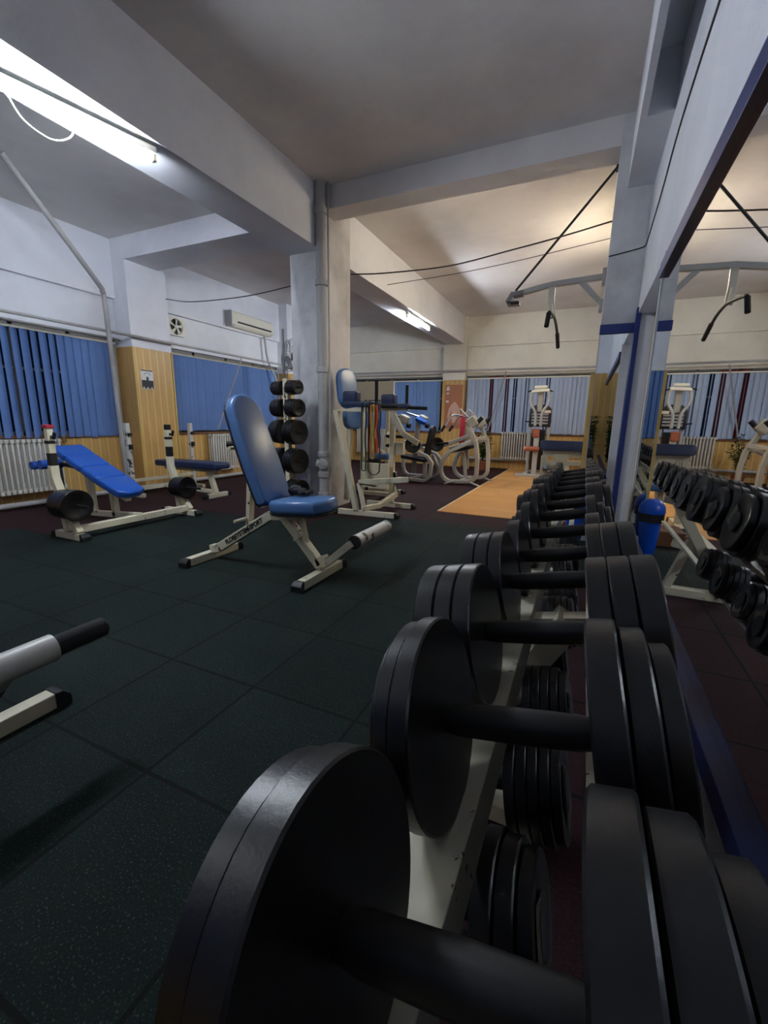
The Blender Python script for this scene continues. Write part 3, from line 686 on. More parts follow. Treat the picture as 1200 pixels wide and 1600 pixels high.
MB().cyl(b0-nrm*.1+bd*.44+V((-.10, -.02, 0)), b0-nrm*.1+bd*.44+V((0.03, 0, 0)), .021, 16).build('rear_grip', 'foam_black', t)
# lettering on the main beam (near side)
a_, b__ = V((-2.31, Y0, .085)), V((-1.83, Y0, .375)); d = (b__-a_).normalized()
up_ = V((-d.z, 0, d.x)); ctr = (a_+b__)/2+d*.02+V((0, -.0285, 0))
lettering('FLORSYSTEM-SPORT', .043, frameM(ctr, d, up_), 'black_ink', 'lettering', t)
# glove on the seat
t = thing('workout_glove', 'crumpled black and grey workout glove lying on the blue bench seat', 'glove', (-1.66, 2.30, .53))
mb = MB(); g0 = V((-1.665, 2.30, .537))
mb.tube(smoothpts([g0+V((-.075, .01, -.004)), g0+V((-.03, .0, .004)), g0+V((.02, -.005, .002)), g0+V((.05, 0, -.004))], 5), .024, 10)
mb.build('palm', 'glove', t)
for k, (dx, dy, a) in enumerate(((.05, .02, .3), (.055, .0, 0), (.052, -.018, -.3), (.03, -.03, -.9), (.0, .035, 1.6))):
    p = g0+V((dx*.8, dy, -.002)); q = p+V((.028*math.cos(a), .028*math.sin(a), .006)); r_ = q+V((.02*math.cos(a), .02*math.sin(a), -.010))
    MB().tube(smoothpts([p, q, r_], 4), .010, 8).build('finger', 'glove', t)
MB().tube(smoothpts([g0+V((-.05, -.02, .018)), g0+V((-.03, 0, .030)), g0+V((.0, .02, .022))], 4), .009, 8).build('wrist_strap', 'glove_grey', t)

# bench partly cut off by the left edge
t = thing('weight_bench', 'chipped cream bench foot and black ended leg roller poking in at the left edge', 'weight bench', (-1.9, .48, 0))
capbar(t, (-1.60, .22, .0285), (-1.60, .775, .0285)); capbar(t, (-2.75, .22, .0285), (-2.75, .775, .0285))
MB().cyl((-1.33, .26, .345), (-1.33, .63, .345), .040, 26).build('roller', 'white_chip', t)
MB().lathe([(.029, 0), (.031, .006), (.030, .08), (.031, .085), (.030, .15), (.024, .156)], (-1.33, .625, .345), (0, 1, 0), 22).build('foam_grip', 'foam_black', t)
MB().path([(-1.60, .5, .06), (-1.50, .5, .16), (-1.335, .5, .32)], .045, .045).build('leg_hold_arm', 'white_chip', t, .003)
MB().path([(-1.60, .5, .07), (-1.85, .5, .38), (-2.3, .5, .38), (-2.75, .5, .07)], .055, .06).build('main_beam', 'cream_chip', t, .004)
MB().pad((-2.0, .5, .42), (1, 0, 0), (0, 1, 0), rrect(.42, .28, .05), .07, .025, 5).build('seat', 'blue_vinyl', t)
MB().pad((-2.32, .5, .45), (0, 1, 0), (-.5, 0, .86), [(x, y+.36) for x, y in rrect(.28, .72, .12)], .07, .025, 5).build('backrest', 'blue_vinyl', t)

# bench press station with incline pad
XP = -3.80; YA, YC = 2.05, 3.15
t = thing('bench_press_station', 'cream bench press stand with a sloping bright blue bench and black striped uprights', 'weight bench', (-3.9, 2.6, 0))
capbar(t, (-4.00, YA, .0285), (-3.58, YA, .0285)); capbar(t, (-4.06, YC, .0285), (-3.53, YC, .0285))
MB().bar((-3.70, YA, .085), (-3.70, YC, .075), .06, .055).build('cross_beam', 'cream_chip', t, .003)
for y in (YA, YC):
    ur = MB().path([(-3.80, y, .06), (-3.86, y, .40), (-3.90, y, .50), (-3.90, y, .60)], .05, .06, up=(0, 1, 0)).build('upright', 'cream', t, .003); UR = (UR if y != YA else [])+[ur]
    MB().path([(-3.66, y, .06), (-3.80, y, .22)], .05, .05, up=(0, 1, 0)).build('upright_brace', 'cream', t, .003)
    MB().bar((-3.90, y, .60), (-3.90, y, .70), .052, .052).build('upright_sleeve', 'black_rubber', ur, .002)
    MB().bar((-3.90, y, .70), (-3.90, y, .775), .05, .05).build('upright_sleeve', 'cream', ur, .002)
    MB().bar((-3.90, y, .775), (-3.90, y, .80), .054, .054).build('upright_sleeve', 'black_rubber', ur, .002)
    MB().bar((-3.90, y, .80), (-3.90, y, .90), .045, .045).build('upright_tip', 'cream', ur, .002)
    MB().path([(-3.875, y, .83), (-3.84, y, .82), (-3.82, y, .865)], .025, .014, up=(0, 1, 0)).build('bar_hook', 'black_rubber', ur, .002)
    MB().cyl((-3.9, y, .29), (-3.50, y, .29), .012, 12).build('plate_peg', 'black_rubber', ur)
MB().bar((-3.90, YA, .90), (-3.90, YA, .925), .06, .06).build('upright_cap', 'red_vinyl', UR[0], .002)
MB().bar((-3.90, YC, .87), (-3.90, YC, .925), .048, .048).build('upright_cap', 'black_rubber', UR[1], .004)
MB().path([(-3.68, 2.6, .1), (-4.28, 2.6, .06), (-4.7, 2.6, .05)], .055, .05).build('floor_beam', 'cream_chip', t, .003)
for pa, pb in (((-4.02, 2.6, .06), (-4.04, 2.6, .33)), ((-4.35, 2.6, .06), (-4.38, 2.6, .44))): MB().path([pa, pb], .05, .055, up=(0, 1, 0)).build('pad_support', 'cream_chip', t, .003)
MB().path([(-3.82, 2.6, .235), (-4.62, 2.6, .565)], .06, .03).build('pad_rail', 'cream', t, .003)
d = V((-.9, 0, .375)).normalized(); n_ = V((.375, 0, .9)).normalized()
q = [(0, .315), (.315, .24), (.555, .24), (.795, .22)]
base = V((-3.73, 2.585, .262))
for s0, ln in q:
    oc = base+d*(s0+ln/2)
    if s0 == 0: ol = [(-ln/2+.0, -.06), (-ln/2+.04, -.13), (ln/2, -.15), (ln/2, .15), (-ln/2+.04, .13), (-ln/2, .06)]
    else: ol = rrect(ln, .30, .03)
    MB().pad(oc, d, d.cross(n_)*-1, ol, .07, .022, 4).build('pad', 'blue_bright', t)
MB().cyl((-4.83, 2.42, .52), (-4.83, 2.62, .52), .045, 18).build('foot_roller', 'blue_bright', t)
MB().cyl((-5.02, 2.44, .50), (-5.02, 2.60, .50), .04, 18).build('foot_roller', 'blue_bright', t)
MB().path([(-4.55, 2.6, .50), (-4.83, 2.6, .52), (-5.02, 2.6, .50)], .035, .035).build('roller_arm', 'black_rubber', t, .003)
MB().path([(-4.86, 2.6, .5), (-4.86, 2.6, .06)], .05, .05, up=(0, 1, 0)).build('rear_post', 'steel', t, .003)
G = 'black plates stored on the bench press pegs'
for k in range(5):
    weight_plate((-3.83+.042*k, YA, .29), (1, 0, 0), [.118, .120, .122, .124, .128][k], .038, '%s black plate from the wall on the bench press peg nearest the camera' % ORD[k].capitalize(), G)
for k in range(4):
    weight_plate((-3.82+.042*k, YC, .285), (1, 0, 0), [.105, .108, .112, .116][k], .038, '%s black plate from the wall on the farther bench press peg' % ORD[k].capitalize(), G)

# flat bench behind
t = thing('flat_bench', 'flat bench press with dark blue pad by the left wall column', 'weight bench', (-4.6, 4.05, 0))
MB().pad((-4.62, 4.05, .37), (1, 0, 0), (0, 1, 0), rrect(1.1, .27, .05), .075, .02, 4).build('pad', 'blue_dark', t)
MB().bar((-5.1, 4.05, .345), (-4.15, 4.05, .345), .06, .05).build('seat_rail', 'cream', t, .003)
MB().path([(-4.32, 4.05, .33), (-4.22, 4.05, .05)], .055, .055, up=(0, 1, 0)).build('front_leg', 'cream', t, .003)
capbar(t, (-4.22, 3.85, .0285), (-4.22, 4.27, .0285))
MB().bar((-5.15, 3.58, .09), (-5.15, 4.53, .09), .05, .05).bar((-5.15, 3.58, .2), (-5.15, 4.53, .2), .04, .04).bar((-5.15, 4.05, .09), (-4.25, 4.05, .07), .045, .045).build('cross_beams', 'cream_chip', t, .003)
for y in (3.58, 4.53):
    MB().bar((-5.15, y, .03), (-5.15, y, .92), .05, .05).build('upright', 'white_chip', t, .003)
    MB().box(-5.125, -5.09, y-.02, y+.02, .60, .66).box(-5.125, -5.09, y-.02, y+.02, .76, .80).build('bar_hook', 'black_rubber', t, .003)
    MB().bar((-5.35, y, .028), (-4.95, y, .028), .05, .05).build('foot_bar', 'cream_chip', t, .003)

# ------------------------------------------------------------------ plate tree
t = thing('plate_tree', 'cream lettered plate tree loaded with black plates in front of the middle pillar', 'weight rack', (-2.86, 3.74, 0))
TX, TY = -2.80, 3.70
MB().bar((TX, TY, .04), (TX, TY, 1.40), .055, .06, up=(0, 1, 0)).build('post', 'cream', t, .004)
MB().cyl((TX-.05, TY+.03, 1.38), (TX-.05, TY+.03, 1.88), .012, 10).build('top_rod', 'steel', t)
capbar(t, (TX, 3.45, .0285), (TX, 3.98, .0285)); MB().bar((TX-.2, TY, .03), (TX+.27, TY, .03), .05, .05).build('foot_bar', 'cream_chip', t, .003)
lettering('FLORSYSTEM-SPORT', .036, frameM((TX+.002, TY-.0302, 1.15), (0, 0, 1), (-1, 0, 0)), 'black_ink', 'lettering', t)
rows = [(1.31, .072, 4, .034), (1.11, .092, 4, .034), (.87, .128, 4, .032), (.575, .132, 4, .032), (.27, .12, 4, .036)]
axr = V((.975, -.22, 0)).normalized()
RN = ['top', 'second', 'third', 'fourth', 'lowest']
for ri_, (z, R, n, th) in enumerate(rows):
    for s, side in ((1, 'right'), (-1, 'left')):
        ax = axr*s; p0 = V((TX, TY, z))+ax*.035
        MB().cyl(p0-ax*.01, p0+ax*(.04+n*th+(.03 if ri_ < 2 else .005)), .009, 10).build('peg', 'black_rubber', t)
        for k in range(n):
            weight_plate(p0+ax*(.012+th*(k+.5)), ax, R*(1-.015*k), th-.002, '%s plate out from the post on the %s %s peg of the plate tree' % (ORD[k].capitalize(), RN[ri_], side), 'plates on the plate tree', lip=(k == n-1))

# ------------------------------------------------------------------ knee raise tower beside the pillar
t = thing('knee_raise_tower', 'cream knee raise tower with blue back pads and black grips right of the middle pillar', 'exercise machine', (-2.1, 4.25, 0))
YN, YR = 3.97, 4.56
capbar(t, (-2.40, YN, .0285), (-1.67, YN+.06, .0285)); capbar(t, (-2.35, YR, .0285), (-1.70, YR+.03, .0285))
MB().path([(-2.14, YN, .06), (-2.37, YN, 1.09), (-2.05, YN, 1.11), (-1.93, YN, 1.115)], .055, .05, up=(0, 1, 0)).path([(-2.05, YN+.02, .06), (-2.12, YN+.02, .35)], .04, .04, up=(0, 1, 0)).build('side_frame', 'cream_chip', t, .004)
MB().path([(-1.99, YR, .06), (-1.99, YR, 1.14)], .055, .06, up=(0, 1, 0)).path([(-2.34, YR, 1.12), (-1.80, YR, 1.14)], .05, .055, up=(0, 1, 0)).build('side_frame', 'cream_chip', t, .004)
MB().path([(-2.0, YR, 1.10), (-1.86, YR, .86), (-1.66, YR-.05, .76)], .06, .04, up=(0, 1, 0)).build('dip_bracket', 'cream', t, .004)
MB().path([(-2.07, YN, .08), (-1.96, 4.15, .09), (-1.93, YR, .16), (-1.96, YR, .42)], .05, .05).build('step_bar', 'cream_chip', t, .004)
MB().box(-2.32, -1.98, 4.42, 4.47, .24, .52).build('back_plate', 'cream', t, .004)
MB().bar((-2.12, YN+.02, .355), (-1.60, YN+.12, .41), .05, .055).build('crossbar', 'cream', t, .004)
MB().bar((-2.10, YN-.005, .345), (-1.90, YN-.005, .335), .012, .012).build('crossbar_trim', 'black_rubber', t)
MB().bar((-2.43, 4.27, .1), (-2.36, 4.27, 1.3), .05, .05).build('back_post', 'cream', t, .004)
lettering('FLORSYSTEM-SPORT', .04, frameM((-2.265, YN-.0262, .68), V((-.22, 0, 1)), V((-1, 0, -.22))), 'black_ink', 'lettering', t)
bn = V((.93, -.25, .12)).normalized(); bu = V((0, .0, 1)); by = bn.cross(bu).normalized()*-1; bu = bn.cross(by).normalized(); 
if bu.z < 0: bu = -bu
def upad(o, w, h, th, r, mat, name='pad', n_=bn):
    ux = bu.cross(n_).normalized() ; uy = n_.cross(ux).normalized()
    MB().pad(o, ux, uy, rrect(w, h, r), th, .022, 5).build(name, mat, t)
upad((-2.42, 4.22, 1.325), .27, .42, .07, .115, 'blue_vinyl', 'back_pad')
upad((-2.36, 4.24, 1.01), .27, .22, .07, .08, 'blue_vinyl', 'lumbar_pad')
for y, x0, x1 in ((3.98, -2.30, -1.95), (4.52, -2.12, -1.78)):
    MB().pad(((x0+x1)/2, y, 1.135), (1, 0, 0), (0, 1, 0), rrect(x1-x0, .12, .02), .05, .012, 3).build('arm_pad', 'blue_dark', t)
    MB().pad((x0+.10, y, 1.17), (1, 0, 0), (0, 1, 0), rrect(.17, .11, .03), .115, .02, 4).build('elbow_pad', 'blue_dark', t)
for y, x in ((3.98, -1.90), (4.52, -1.79)):
    MB().cyl((x-.02, y, 1.14), (x-.02, y, 1.38), .017, 14).build('upright_grip', 'foam_black', t)
    MB().cyl((x-.02, y, 1.145), (x+.22, y-.01, 1.135), .019, 14).build('front_grip', 'foam_black', t)
# bands hanging on the tower: each band its own thing
def band(label, x, y, top, bot, w, mat, th=.007, wid=.014):
    pts = []
    for k in range(13): pts.append((x-w/2+.0, y, top-(top-bot-w/2)*k/12))
    for k in range(1, 8): a = PI*k/8; pts.append((x-w/2*math.cos(a), y, bot+w/2-w/2*math.sin(a)))
    for k in range(13): pts.append((x+w/2+.006*math.sin(k*.8), y-.01, bot+w/2+(top-bot-w/2)*k/12))
    for k in range(1, 5): a = PI*k/5; pts.append((x+w/2*math.cos(a), y-.005, top+.02*math.sin(a)))
    m = MB(); P = [V(p) for p in pts]; rings = []
    N = len(P)
    for i, p in enumerate(P):
        d = (P[(i+1) % N]-P[i-1]).normalized(); r = V((0, 1, 0)); u = d.cross(r).normalized()
        rings.append([p+r*a*wid/2+u*b*th/2 for a, b in ((-1, -1), (1, -1), (1, 1), (-1, 1))])
    m.rings(rings, closed=True)
    return tag(m.build('exercise_band', mat), label, 'exercise band', 'exercise bands on the knee raise tower')
band('dark green exercise band, leftmost on the knee raise tower', -2.03, 3.925, 1.15, .49, .05, 'band_green', .008, .02)
band('wide looped black exercise band hanging lowest on the knee raise tower', -1.90, 3.90, 1.15, .46, .13, 'black_rubber', .008, .016)
band('red exercise band hanging among the bands on the knee raise tower', -1.965, 3.93, 1.13, .66, .02, 'band_red', .01, .02)
band('yellow exercise band hanging between the red and blue bands', -1.925, 3.92, 1.13, .62, .035, 'band_yellow', .012, .028)
band('short orange red exercise band at the end of the bunch of bands', -1.885, 3.93, 1.13, .68, .018, 'orange', .01, .02)
band('thin blue exercise band at the right of the hanging bands', -1.86, 3.93, 1.13, .74, .02, 'band_blue', .01, .018)
# cable machine behind the tower
t = thing('cable_machine', 'cream cable machine with a lettered top plate standing behind the knee raise tower', 'exercise machine', (-2.7, 5.3, 0))
MB().box(-2.86, -2.30, 5.28, 5.31, 1.20, 1.50).build('top_plate', 'cream', t, .004)
lettering('FLORSYSTEM', .06, frameM((-2.55, 5.278, 1.24), (1, 0, 0), (0, 0, 1)), 'black_ink', 'lettering', t)
mb = MB()
for x in (-2.78, -2.40): mb.bar((x, 5.34, .05), (x, 5.34, 1.5), .05, .05)
mb.bar((-2.78, 5.34, 1.3), (-2.40, 5.34, 1.3), .04, .04).build('frame', 'cream', t, .004)
capbar(t, (-2.8, 5.2, .0285), (-2.2, 5.2, .0285)); capbar(t, (-2.8, 5.5, .0285), (-2.2, 5.5, .0285))
MB().box(-2.68, -2.52, 5.32, 5.40, .1, .55).build('weight_stack', 'iron_black', t, .003)
for z in (.80, .68): MB().cyl((-2.36, 5.2, z), (-2.12, 5.2, z), .022, 12).build('roller', 'foam_black', t)
MB().path([(-2.4, 5.34, .85), (-2.36, 5.2, .8), (-2.36, 5.2, .6)], .035, .035, up=(0, 1, 0)).build('lever_arm', 'cream', t, .003)
MB().bar((-2.62, 5.24, .62), (-2.3, 5.0, .60), .05, .05).build('seat_rail', 'cream', t, .003)
MB().pad((-2.35, 5.05, .52), (1, 0, 0), (0, 1, 0), rrect(.3, .26, .04), .07, .02, 4).build('seat', 'blue_vinyl', t)
MB().box(-1.96, -1.86, 4.57, 4.63, .62, .76).build('adjuster_box', 'cream', bpy.data.objects['knee_raise_tower'], .004)

# ------------------------------------------------------------------ grey plate loaded machines
def arc(c, r, a0, a1, n=7, y=0):
    return [(c[0]+r*math.cos(math.radians(a0+(a1-a0)*k/n)), y, c[1]+r*math.sin(math.radians(a0+(a1-a0)*k/n))) for k in range(n+1)]
t = thing('chest_press_machine', 'grey machine with curved pale side frames and long swinging lever arms beside the wooden floor', 'exercise machine', (-1.75, 7.1, 0))
def sideframe(y, dx):
    p = [(-1.62+dx, y, .92), (-1.50+dx, y, .66), (-1.47+dx, y, .45), (-1.47+dx, y, .2)]+arc((-1.61+dx, .20), .14, 0, -80, 5, y)[1:]+arc((-1.86+dx, .24), .2, -100, -185, 6, y)+[(-2.03+dx, y, .38), (-1.95+dx, y, .50)]
    MB().path(p, .06, .075, up=(0, 1, 0)).build('side_frame', 'grey_paint', t, .008)
sideframe(6.8, -.03); sideframe(7.42, .02)
MB().path([(-2.0, 6.8, .50), (-1.6, 6.8, .70)], .05, .06, up=(0, 1, 0)).path([(-1.98, 7.42, .50), (-1.5, 7.42, .72)], .05, .06, up=(0, 1, 0)).path([(-1.55, 6.8, .74), (-1.50, 7.42, .74)], .05, .05).path([(-1.75, 6.8, .06), (-1.72, 7.42, .06)], .06, .05).path([(-1.74, 7.1, .06), (-1.80, 7.1, .5)], .05, .05, up=(0, 1, 0)).build('cross_frame', 'grey_paint', t, .006)
for y, x in ((6.74, -1.48), (7.48, -1.42)): MB().path([(x-.1, y, .06), (x+.05, y, .008)], .07, .016).build('foot_plate', 'grey_paint', t, .003)
MB().path([(-2.0, 6.74, .008), (-1.85, 6.74, .06)], .07, .016).build('foot_plate', 'grey_paint', t, .003)
MB().path([(-2.1, 6.95, .62), (-1.62, 6.95, .80)], .06, .07, up=(0, 1, 0)).path([(-2.08, 7.2, .55), (-1.6, 7.2, .72)], .05, .05, up=(0, 1, 0)).build('foot_lever', 'grey_cover', t, .01)
MB().pad((-1.82, 7.1, .53), (1, 0, .25), (0, 1, 0), rrect(.36, .3, .04), .06, .02, 4).build('seat', 'black_rubber', t)
MB().cyl((-2.18, 6.85, .64), (-2.0, 6.85, .66), .02, 12).build('foot_grip', 'foam_black', t)
MB().pad((-1.93, 7.3, .60), (0, 1, 0), (.06, 0, 1), [(x, y+.28) for x, y in rrect(.20, .5, .05)], .06, .02, 4).build('backrest', 'red_vinyl', t)
MB().path([(-1.80, 7.35, .2), (-1.82, 7.35, .7), (-1.86, 7.35, 1.16)], .07, .09, up=(0, 1, 0)).build('back_post', 'grey_cover', t, .01)
for y, dx in ((6.88, .02), (7.34, .05)):
    MB().tube([(-1.86+dx, y, 1.20), (-1.62+dx, y, .98)], .017, 12).build('chrome_arm', 'chrome', t)
    MB().path([(-1.70+dx, y, 1.06), (-1.60+dx, y, .93)], .16, .13, up=(0, 1, 0)).build('pivot_cover', 'grey_cover', t, .02)
    MB().cyl((-1.60+dx, y, .96), (-1.50+dx, y, 1.07), .035, 16).build('stop_roller', 'foam_black', t)
    MB().tube(smoothpts([(-1.70+dx, y, 1.07), (-1.95, y, 1.10), (-2.06, y-.05, .92)], 4), .016, 10).build('handle_arm', 'chrome', t)
    MB().cyl((-2.06, y-.05, .94), (-2.12, y-.06, .84), .022, 12).build('handle_grip', 'foam_black', t)
t = thing('row_machine', 'grey plate loaded machine with black seat and back pad left of the red backed machine', 'exercise machine', (-2.55, 6.85, 0))
for y, dx in ((6.65, 0), (7.2, -.02)):
    p = [(-2.90+dx, y, .62), (-2.90+dx, y, .2)]+arc((-2.76+dx, .18), .13, 180, 260, 5, y)+[(-2.5+dx, y, .05)]+arc((-2.36+dx, .18), .14, -80, 0, 5, y)+[(-2.2+dx, y, .34), (-2.28+dx, y, .44), (-2.6+dx, y, .56), (-2.9+dx, y, .64)]
    MB().path(p, .055, .065, up=(0, 1, 0)).build('side_frame', 'grey_paint', t, .008)
MB().path([(-2.55, 6.65, .06), (-2.55, 7.2, .06)], .06, .05).path([(-2.4, 6.9, .06), (-2.4, 6.9, .42)], .06, .06, up=(0, 1, 0)).path([(-2.4, 6.9, .4), (-2.28, 6.9, .8)], .05, .06, up=(0, 1, 0)).path([(-2.28, 6.95, .44), (-2.05, 6.8, .1)], .05, .05).build('cross_frame', 'grey_paint', t, .006)
MB().cyl((-2.78, 6.62, .06), (-2.93, 6.60, .07), .035, 14).build('foot_roller', 'foam_black', t)
MB().pad((-2.57, 6.85, .36), (1, 0, -.12), (0, 1, 0), rrect(.46, .28, .06), .06, .02, 4).build('seat', 'black_rubber', t)
MB().pad((-2.40, 6.85, .40), (0, 1, 0), (.22, 0, 1), [(x, y+.27) for x, y in rrect(.22, .56, .08)], .06, .02, 4).build('backrest', 'black_rubber', t)
for y, dx in ((6.7, 0), (7.1, .18)):
    MB().tube([(-3.02+dx, y, 1.14), (-2.74+dx, y, 1.06)], .018, 12).build('chrome_arm', 'chrome', t)
    MB().path([(-2.78+dx, y, 1.06), (-2.66+dx, y, 1.0)], .13, .16, up=(0, 1, 0)).build('pivot_cover', 'grey_cover', t, .02)
    MB().path([(-2.76+dx, y, 1.0), (-2.84+dx, y, .84)], .04, .05, up=(0, 1, 0)).build('lever', 'grey_paint', t, .005)
    MB().cyl((-2.66+dx, y-.02, .93), (-2.60+dx, y-.02, .92), .04, 14).build('stop_roller', 'foam_black', t)
MB().pad((-2.52, 6.95, .98), (1, 0, -.45), (0, 1, .2), rrect(.2, .14, .03), .06, .015, 4).build('chest_pad', 'blue_bright', t)
MB().path([(-2.62, 6.95, .12), (-2.60, 6.95, .6), (-2.56, 6.95, .98)], .07, .07, up=(0, 1, 0)).build('front_post', 'plastic_grey', t, .01)
MB().cyl((-2.56, 6.60, .60), (-2.56, 6.72, .60), .015, 10).cyl((-2.34, 7.1, .60), (-2.10, 7.1, .60), .015, 10).path([(-2.56, 6.7, .6), (-2.30, 6.9, .62)], .05, .05).build('plate_horns', 'steel', t)
weight_plate((-2.52, 6.60, .62), (.25, -1, 0), .128, .045, 'black plate with brass hub on the left horn of the grey row machine', 'plates on the row machine')
weight_plate((-2.19, 6.85, .63), (.45, -1, 0), .115, .045, 'black plate on the right horn of the grey row machine', 'plates on the row machine')
tag(MB().lathe([(.018, 0), (.018, .026), (.001, .028)], (-2.52, 6.60, .62), (.25, -1, 0), 16).build('collar', 'brass'), 'small brass collar on the left plate of the grey row machine', 'collar')
for p, r in (((-2.98, 7.3), .045), ((-3.05, 6.9), .035), ((-2.2, 8.9), .04)):
    pass
tag(MB().lathe([(.001, -.05)]+[(.05*math.cos(a), .05*math.sin(a)) for a in [math.radians(x) for x in range(-75, 90, 15)]]+[(.001, .05)], (-3.12, 7.15, .05), (0, 0, 1), 18).build('exercise_ball', 'orange'), 'small orange ball on the floor behind the knee raise tower', 'ball')

# ------------------------------------------------------------------ pec machine on the wooden floor
t = thing('pec_fly_machine', 'tall grey machine with brown pads and curved arms by the far radiator', 'exercise machine', (-.82, 8.8, 0))
MB().box(-1.13, -.55, 8.45, 8.53, .006, .06).box(-1.0, -.92, 8.5, 9.0, .006, .07).box(-.70, -.62, 8.5, 9.0, .006, .07).box(-1.0, -.62, 8.95, 9.03, .006, .07).build('base', 'grey_paint', t, .006)
for x in (-.98, -.64): MB().bar((x, 8.98, .06), (x, 8.98, 1.30), .05, .06, up=(0, 1, 0)).build('tall_post', 'grey_paint', t, .006)
MB().bar((-.81, 8.6, .04), (-.81, 8.6, .80), .09, .10, up=(0, 1, 0)).build('centre_post', 'grey_paint', t, .01)
mb = MB(); ol = [(-.20, 0), (.20, 0), (.20, .30)]+[(.20*math.cos(a), .30+.12*math.sin(a)) for a in [PI*k/10 for k in range(1, 10)]]+[(-.20, .30)]
mb.pad((-.81, 8.94, .93), (1, 0, 0), (0, 0, 1), ol, .03, .008, 2); mb.build('shroud', 'black_rubber', t)
mb = MB()
for k in range(4): mb.bar((-.96, 8.9, 1.0+.055*k), (-.66, 8.9, 1.0+.055*k), .01, .035)
mb.build('shroud_panels', 'plastic_grey', t)
MB().box(-.74, -.62, 8.895, 8.90, 1.19, 1.24).build('label_plate', 'plastic_white', t)
MB().box(-.93, -.69, 8.9, 9.02, .10, .88).build('weight_stack', 'iron_black', t, .004)
MB().box(-.88, -.76, 8.52, 8.60, .74, .90).build('chest_pad', 'brown_vinyl', t, .015)
MB().cyl((-1.0, 8.50, .53), (-.74, 8.50, .53), .045, 18).build('thigh_roller', 'brown_vinyl', t)
for s in (-1, 1):
    MB().tube(smoothpts([(-.81+s*.05, 8.62, .95), (-.81+s*.06, 8.60, 1.18), (-.81+s*.15, 8.6, 1.36), (-.81+s*.15, 8.6, 1.52), (-.81+s*.10, 8.6, 1.60)], 6), .024, 12).build('swing_arm', 'grey_paint', t)
    MB().cyl((-.81+s*.21, 8.55, 1.56), (-.81+s*.12, 8.6, 1.60), .012, 8).build('grip', 'foam_black', t)
MB().bar((-.81, 8.7, 1.2), (-.81, 8.7, 1.60), .10, .08, up=(0, 1, 0)).build('mast', 'grey_cover', t, .01)
mb = MB().path([(-.97, 8.62, 1.57), (-.65, 8.62, 1.59)], .10, .05, up=(0, 0, 1)); mb.cyl((-.92, 8.6, 1.64), (-.7, 8.6, 1.645), .03, 14); mb.build('head_beam', 'plastic_white', t, .01)
for s in (-1, 1): MB().cyl((-.81+s*.12, 8.6, 1.02), (-.81+s*.23, 8.6, 1.03), .011, 8).build('rod', 'foam_black', t)

# ------------------------------------------------------------------ preacher bench beyond the dumbbells
t = thing('preacher_curl_bench', 'cream preacher curl bench with wide dark blue pad beyond the dumbbells', 'weight bench', (-.17, 4.9, 0))
oc = V((-.18, 4.88, .712)); un = V((0, .62, .78)).normalized()
MB().pad(oc, (1, 0, 0), V((0, .22, .97)), [(x, y+.052) for x, y in rrect(.475, .105, .03)], .07, .022, 5).build('arm_pad', 'blue_dark', t)
MB().box(-.385, .03, 4.90, 4.93, .655, .715).build('pad_board', 'cream', t, .003)
MB().box(-.27, -.13, 4.88, 4.94, .60, .68).build('pad_bracket', 'cream', t, .003)
MB().bar((-.37, 4.91, .585), (.10, 4.91, .60), .05, .05).bar((-.37, 4.91, .50), (.10, 4.91, .51), .035, .035).build('cross_rail', 'cream', t, .003)
for x in (-.37, .09):
    MB().bar((x, 4.91, .03), (x, 4.91, .66), .055, .055, up=(0, 1, 0)).build('leg', 'cream', t, .003)
    capbar(t, (x, 4.62, .0345), (x, 5.25, .0345))
MB().bar((-.14, 4.91, .56), (-.14, 4.55, .30), .05, .05).bar((-.14, 4.91, .06), (-.14, 4.5, .06), .05, .05).bar((-.14, 4.55, .06), (-.14, 4.55, .42), .05, .05, up=(0, 1, 0)).build('seat_frame', 'cream', t, .003)
MB().pad((-.14, 4.56, .42), (1, 0, 0), (0, 1, 0), rrect(.26, .24, .04), .06, .02, 4).build('seat', 'blue_vinyl', t)
MB().lathe([(.001, -.05), (.035, -.04), (.05, 0), (.035, .04), (.001, .05)], (-.32, 4.80, .535), (1, 0, 0), 16).build('knob', 'steel', t)
weight_plate((.12, 4.83, .72), (.2, -1, 0), .12, .05, 'black plate standing at the right end of the preacher bench', 'plates at the preacher bench')

# ------------------------------------------------------------------ pulldown arm on the right pillar
t = thing('pulldown_arm', 'grey overhead pulldown arm bolted to the right pillar with a black bent bar', 'exercise machine', (-.3, 4.55, 1.7))
MB().path([(.03, 4.55, 2.27), (-.41, 4.55, 2.25), (-.74, 4.55, 2.195)], .05, .045, up=(0, 0, 1)).build('boom', 'grey_paint', t, .003)
MB().path([(-.17, 4.55, 2.25), (.03, 4.55, 2.04)], .045, .04, up=(0, 1, 0)).build('brace', 'grey_paint', t, .003)
MB().path([(-.66, 4.55, 2.20), (-.76, 4.55, 2.19), (-.80, 4.55, 2.12)], .10, .04, up=(0, 0, 1)).box(-.80, -.69, 4.50, 4.60, 2.10, 2.125).build('pulley_guard', 'steel', t, .002)
MB().box(-.80, -.70, 4.497, 4.50, 2.112, 2.128).cyl((-.76, 4.46, 2.10), (-.68, 4.46, 2.10), .012, 8).build('guard_pads', 'black_rubber', t)
MB().path([(-.41, 4.55, 2.26), (-.40, 4.48, 2.08), (-.365, 4.34, 1.92)], .055, .022, up=(0, 1, 0)).build('hanger_plate', 'grey_paint', t, .002)
MB().path([(-.383, 4.42, 2.05), (-.352, 4.33, 1.915)], .008, .012, up=(0, 1, 0)).build('hanger_edge', 'plastic_white', t)
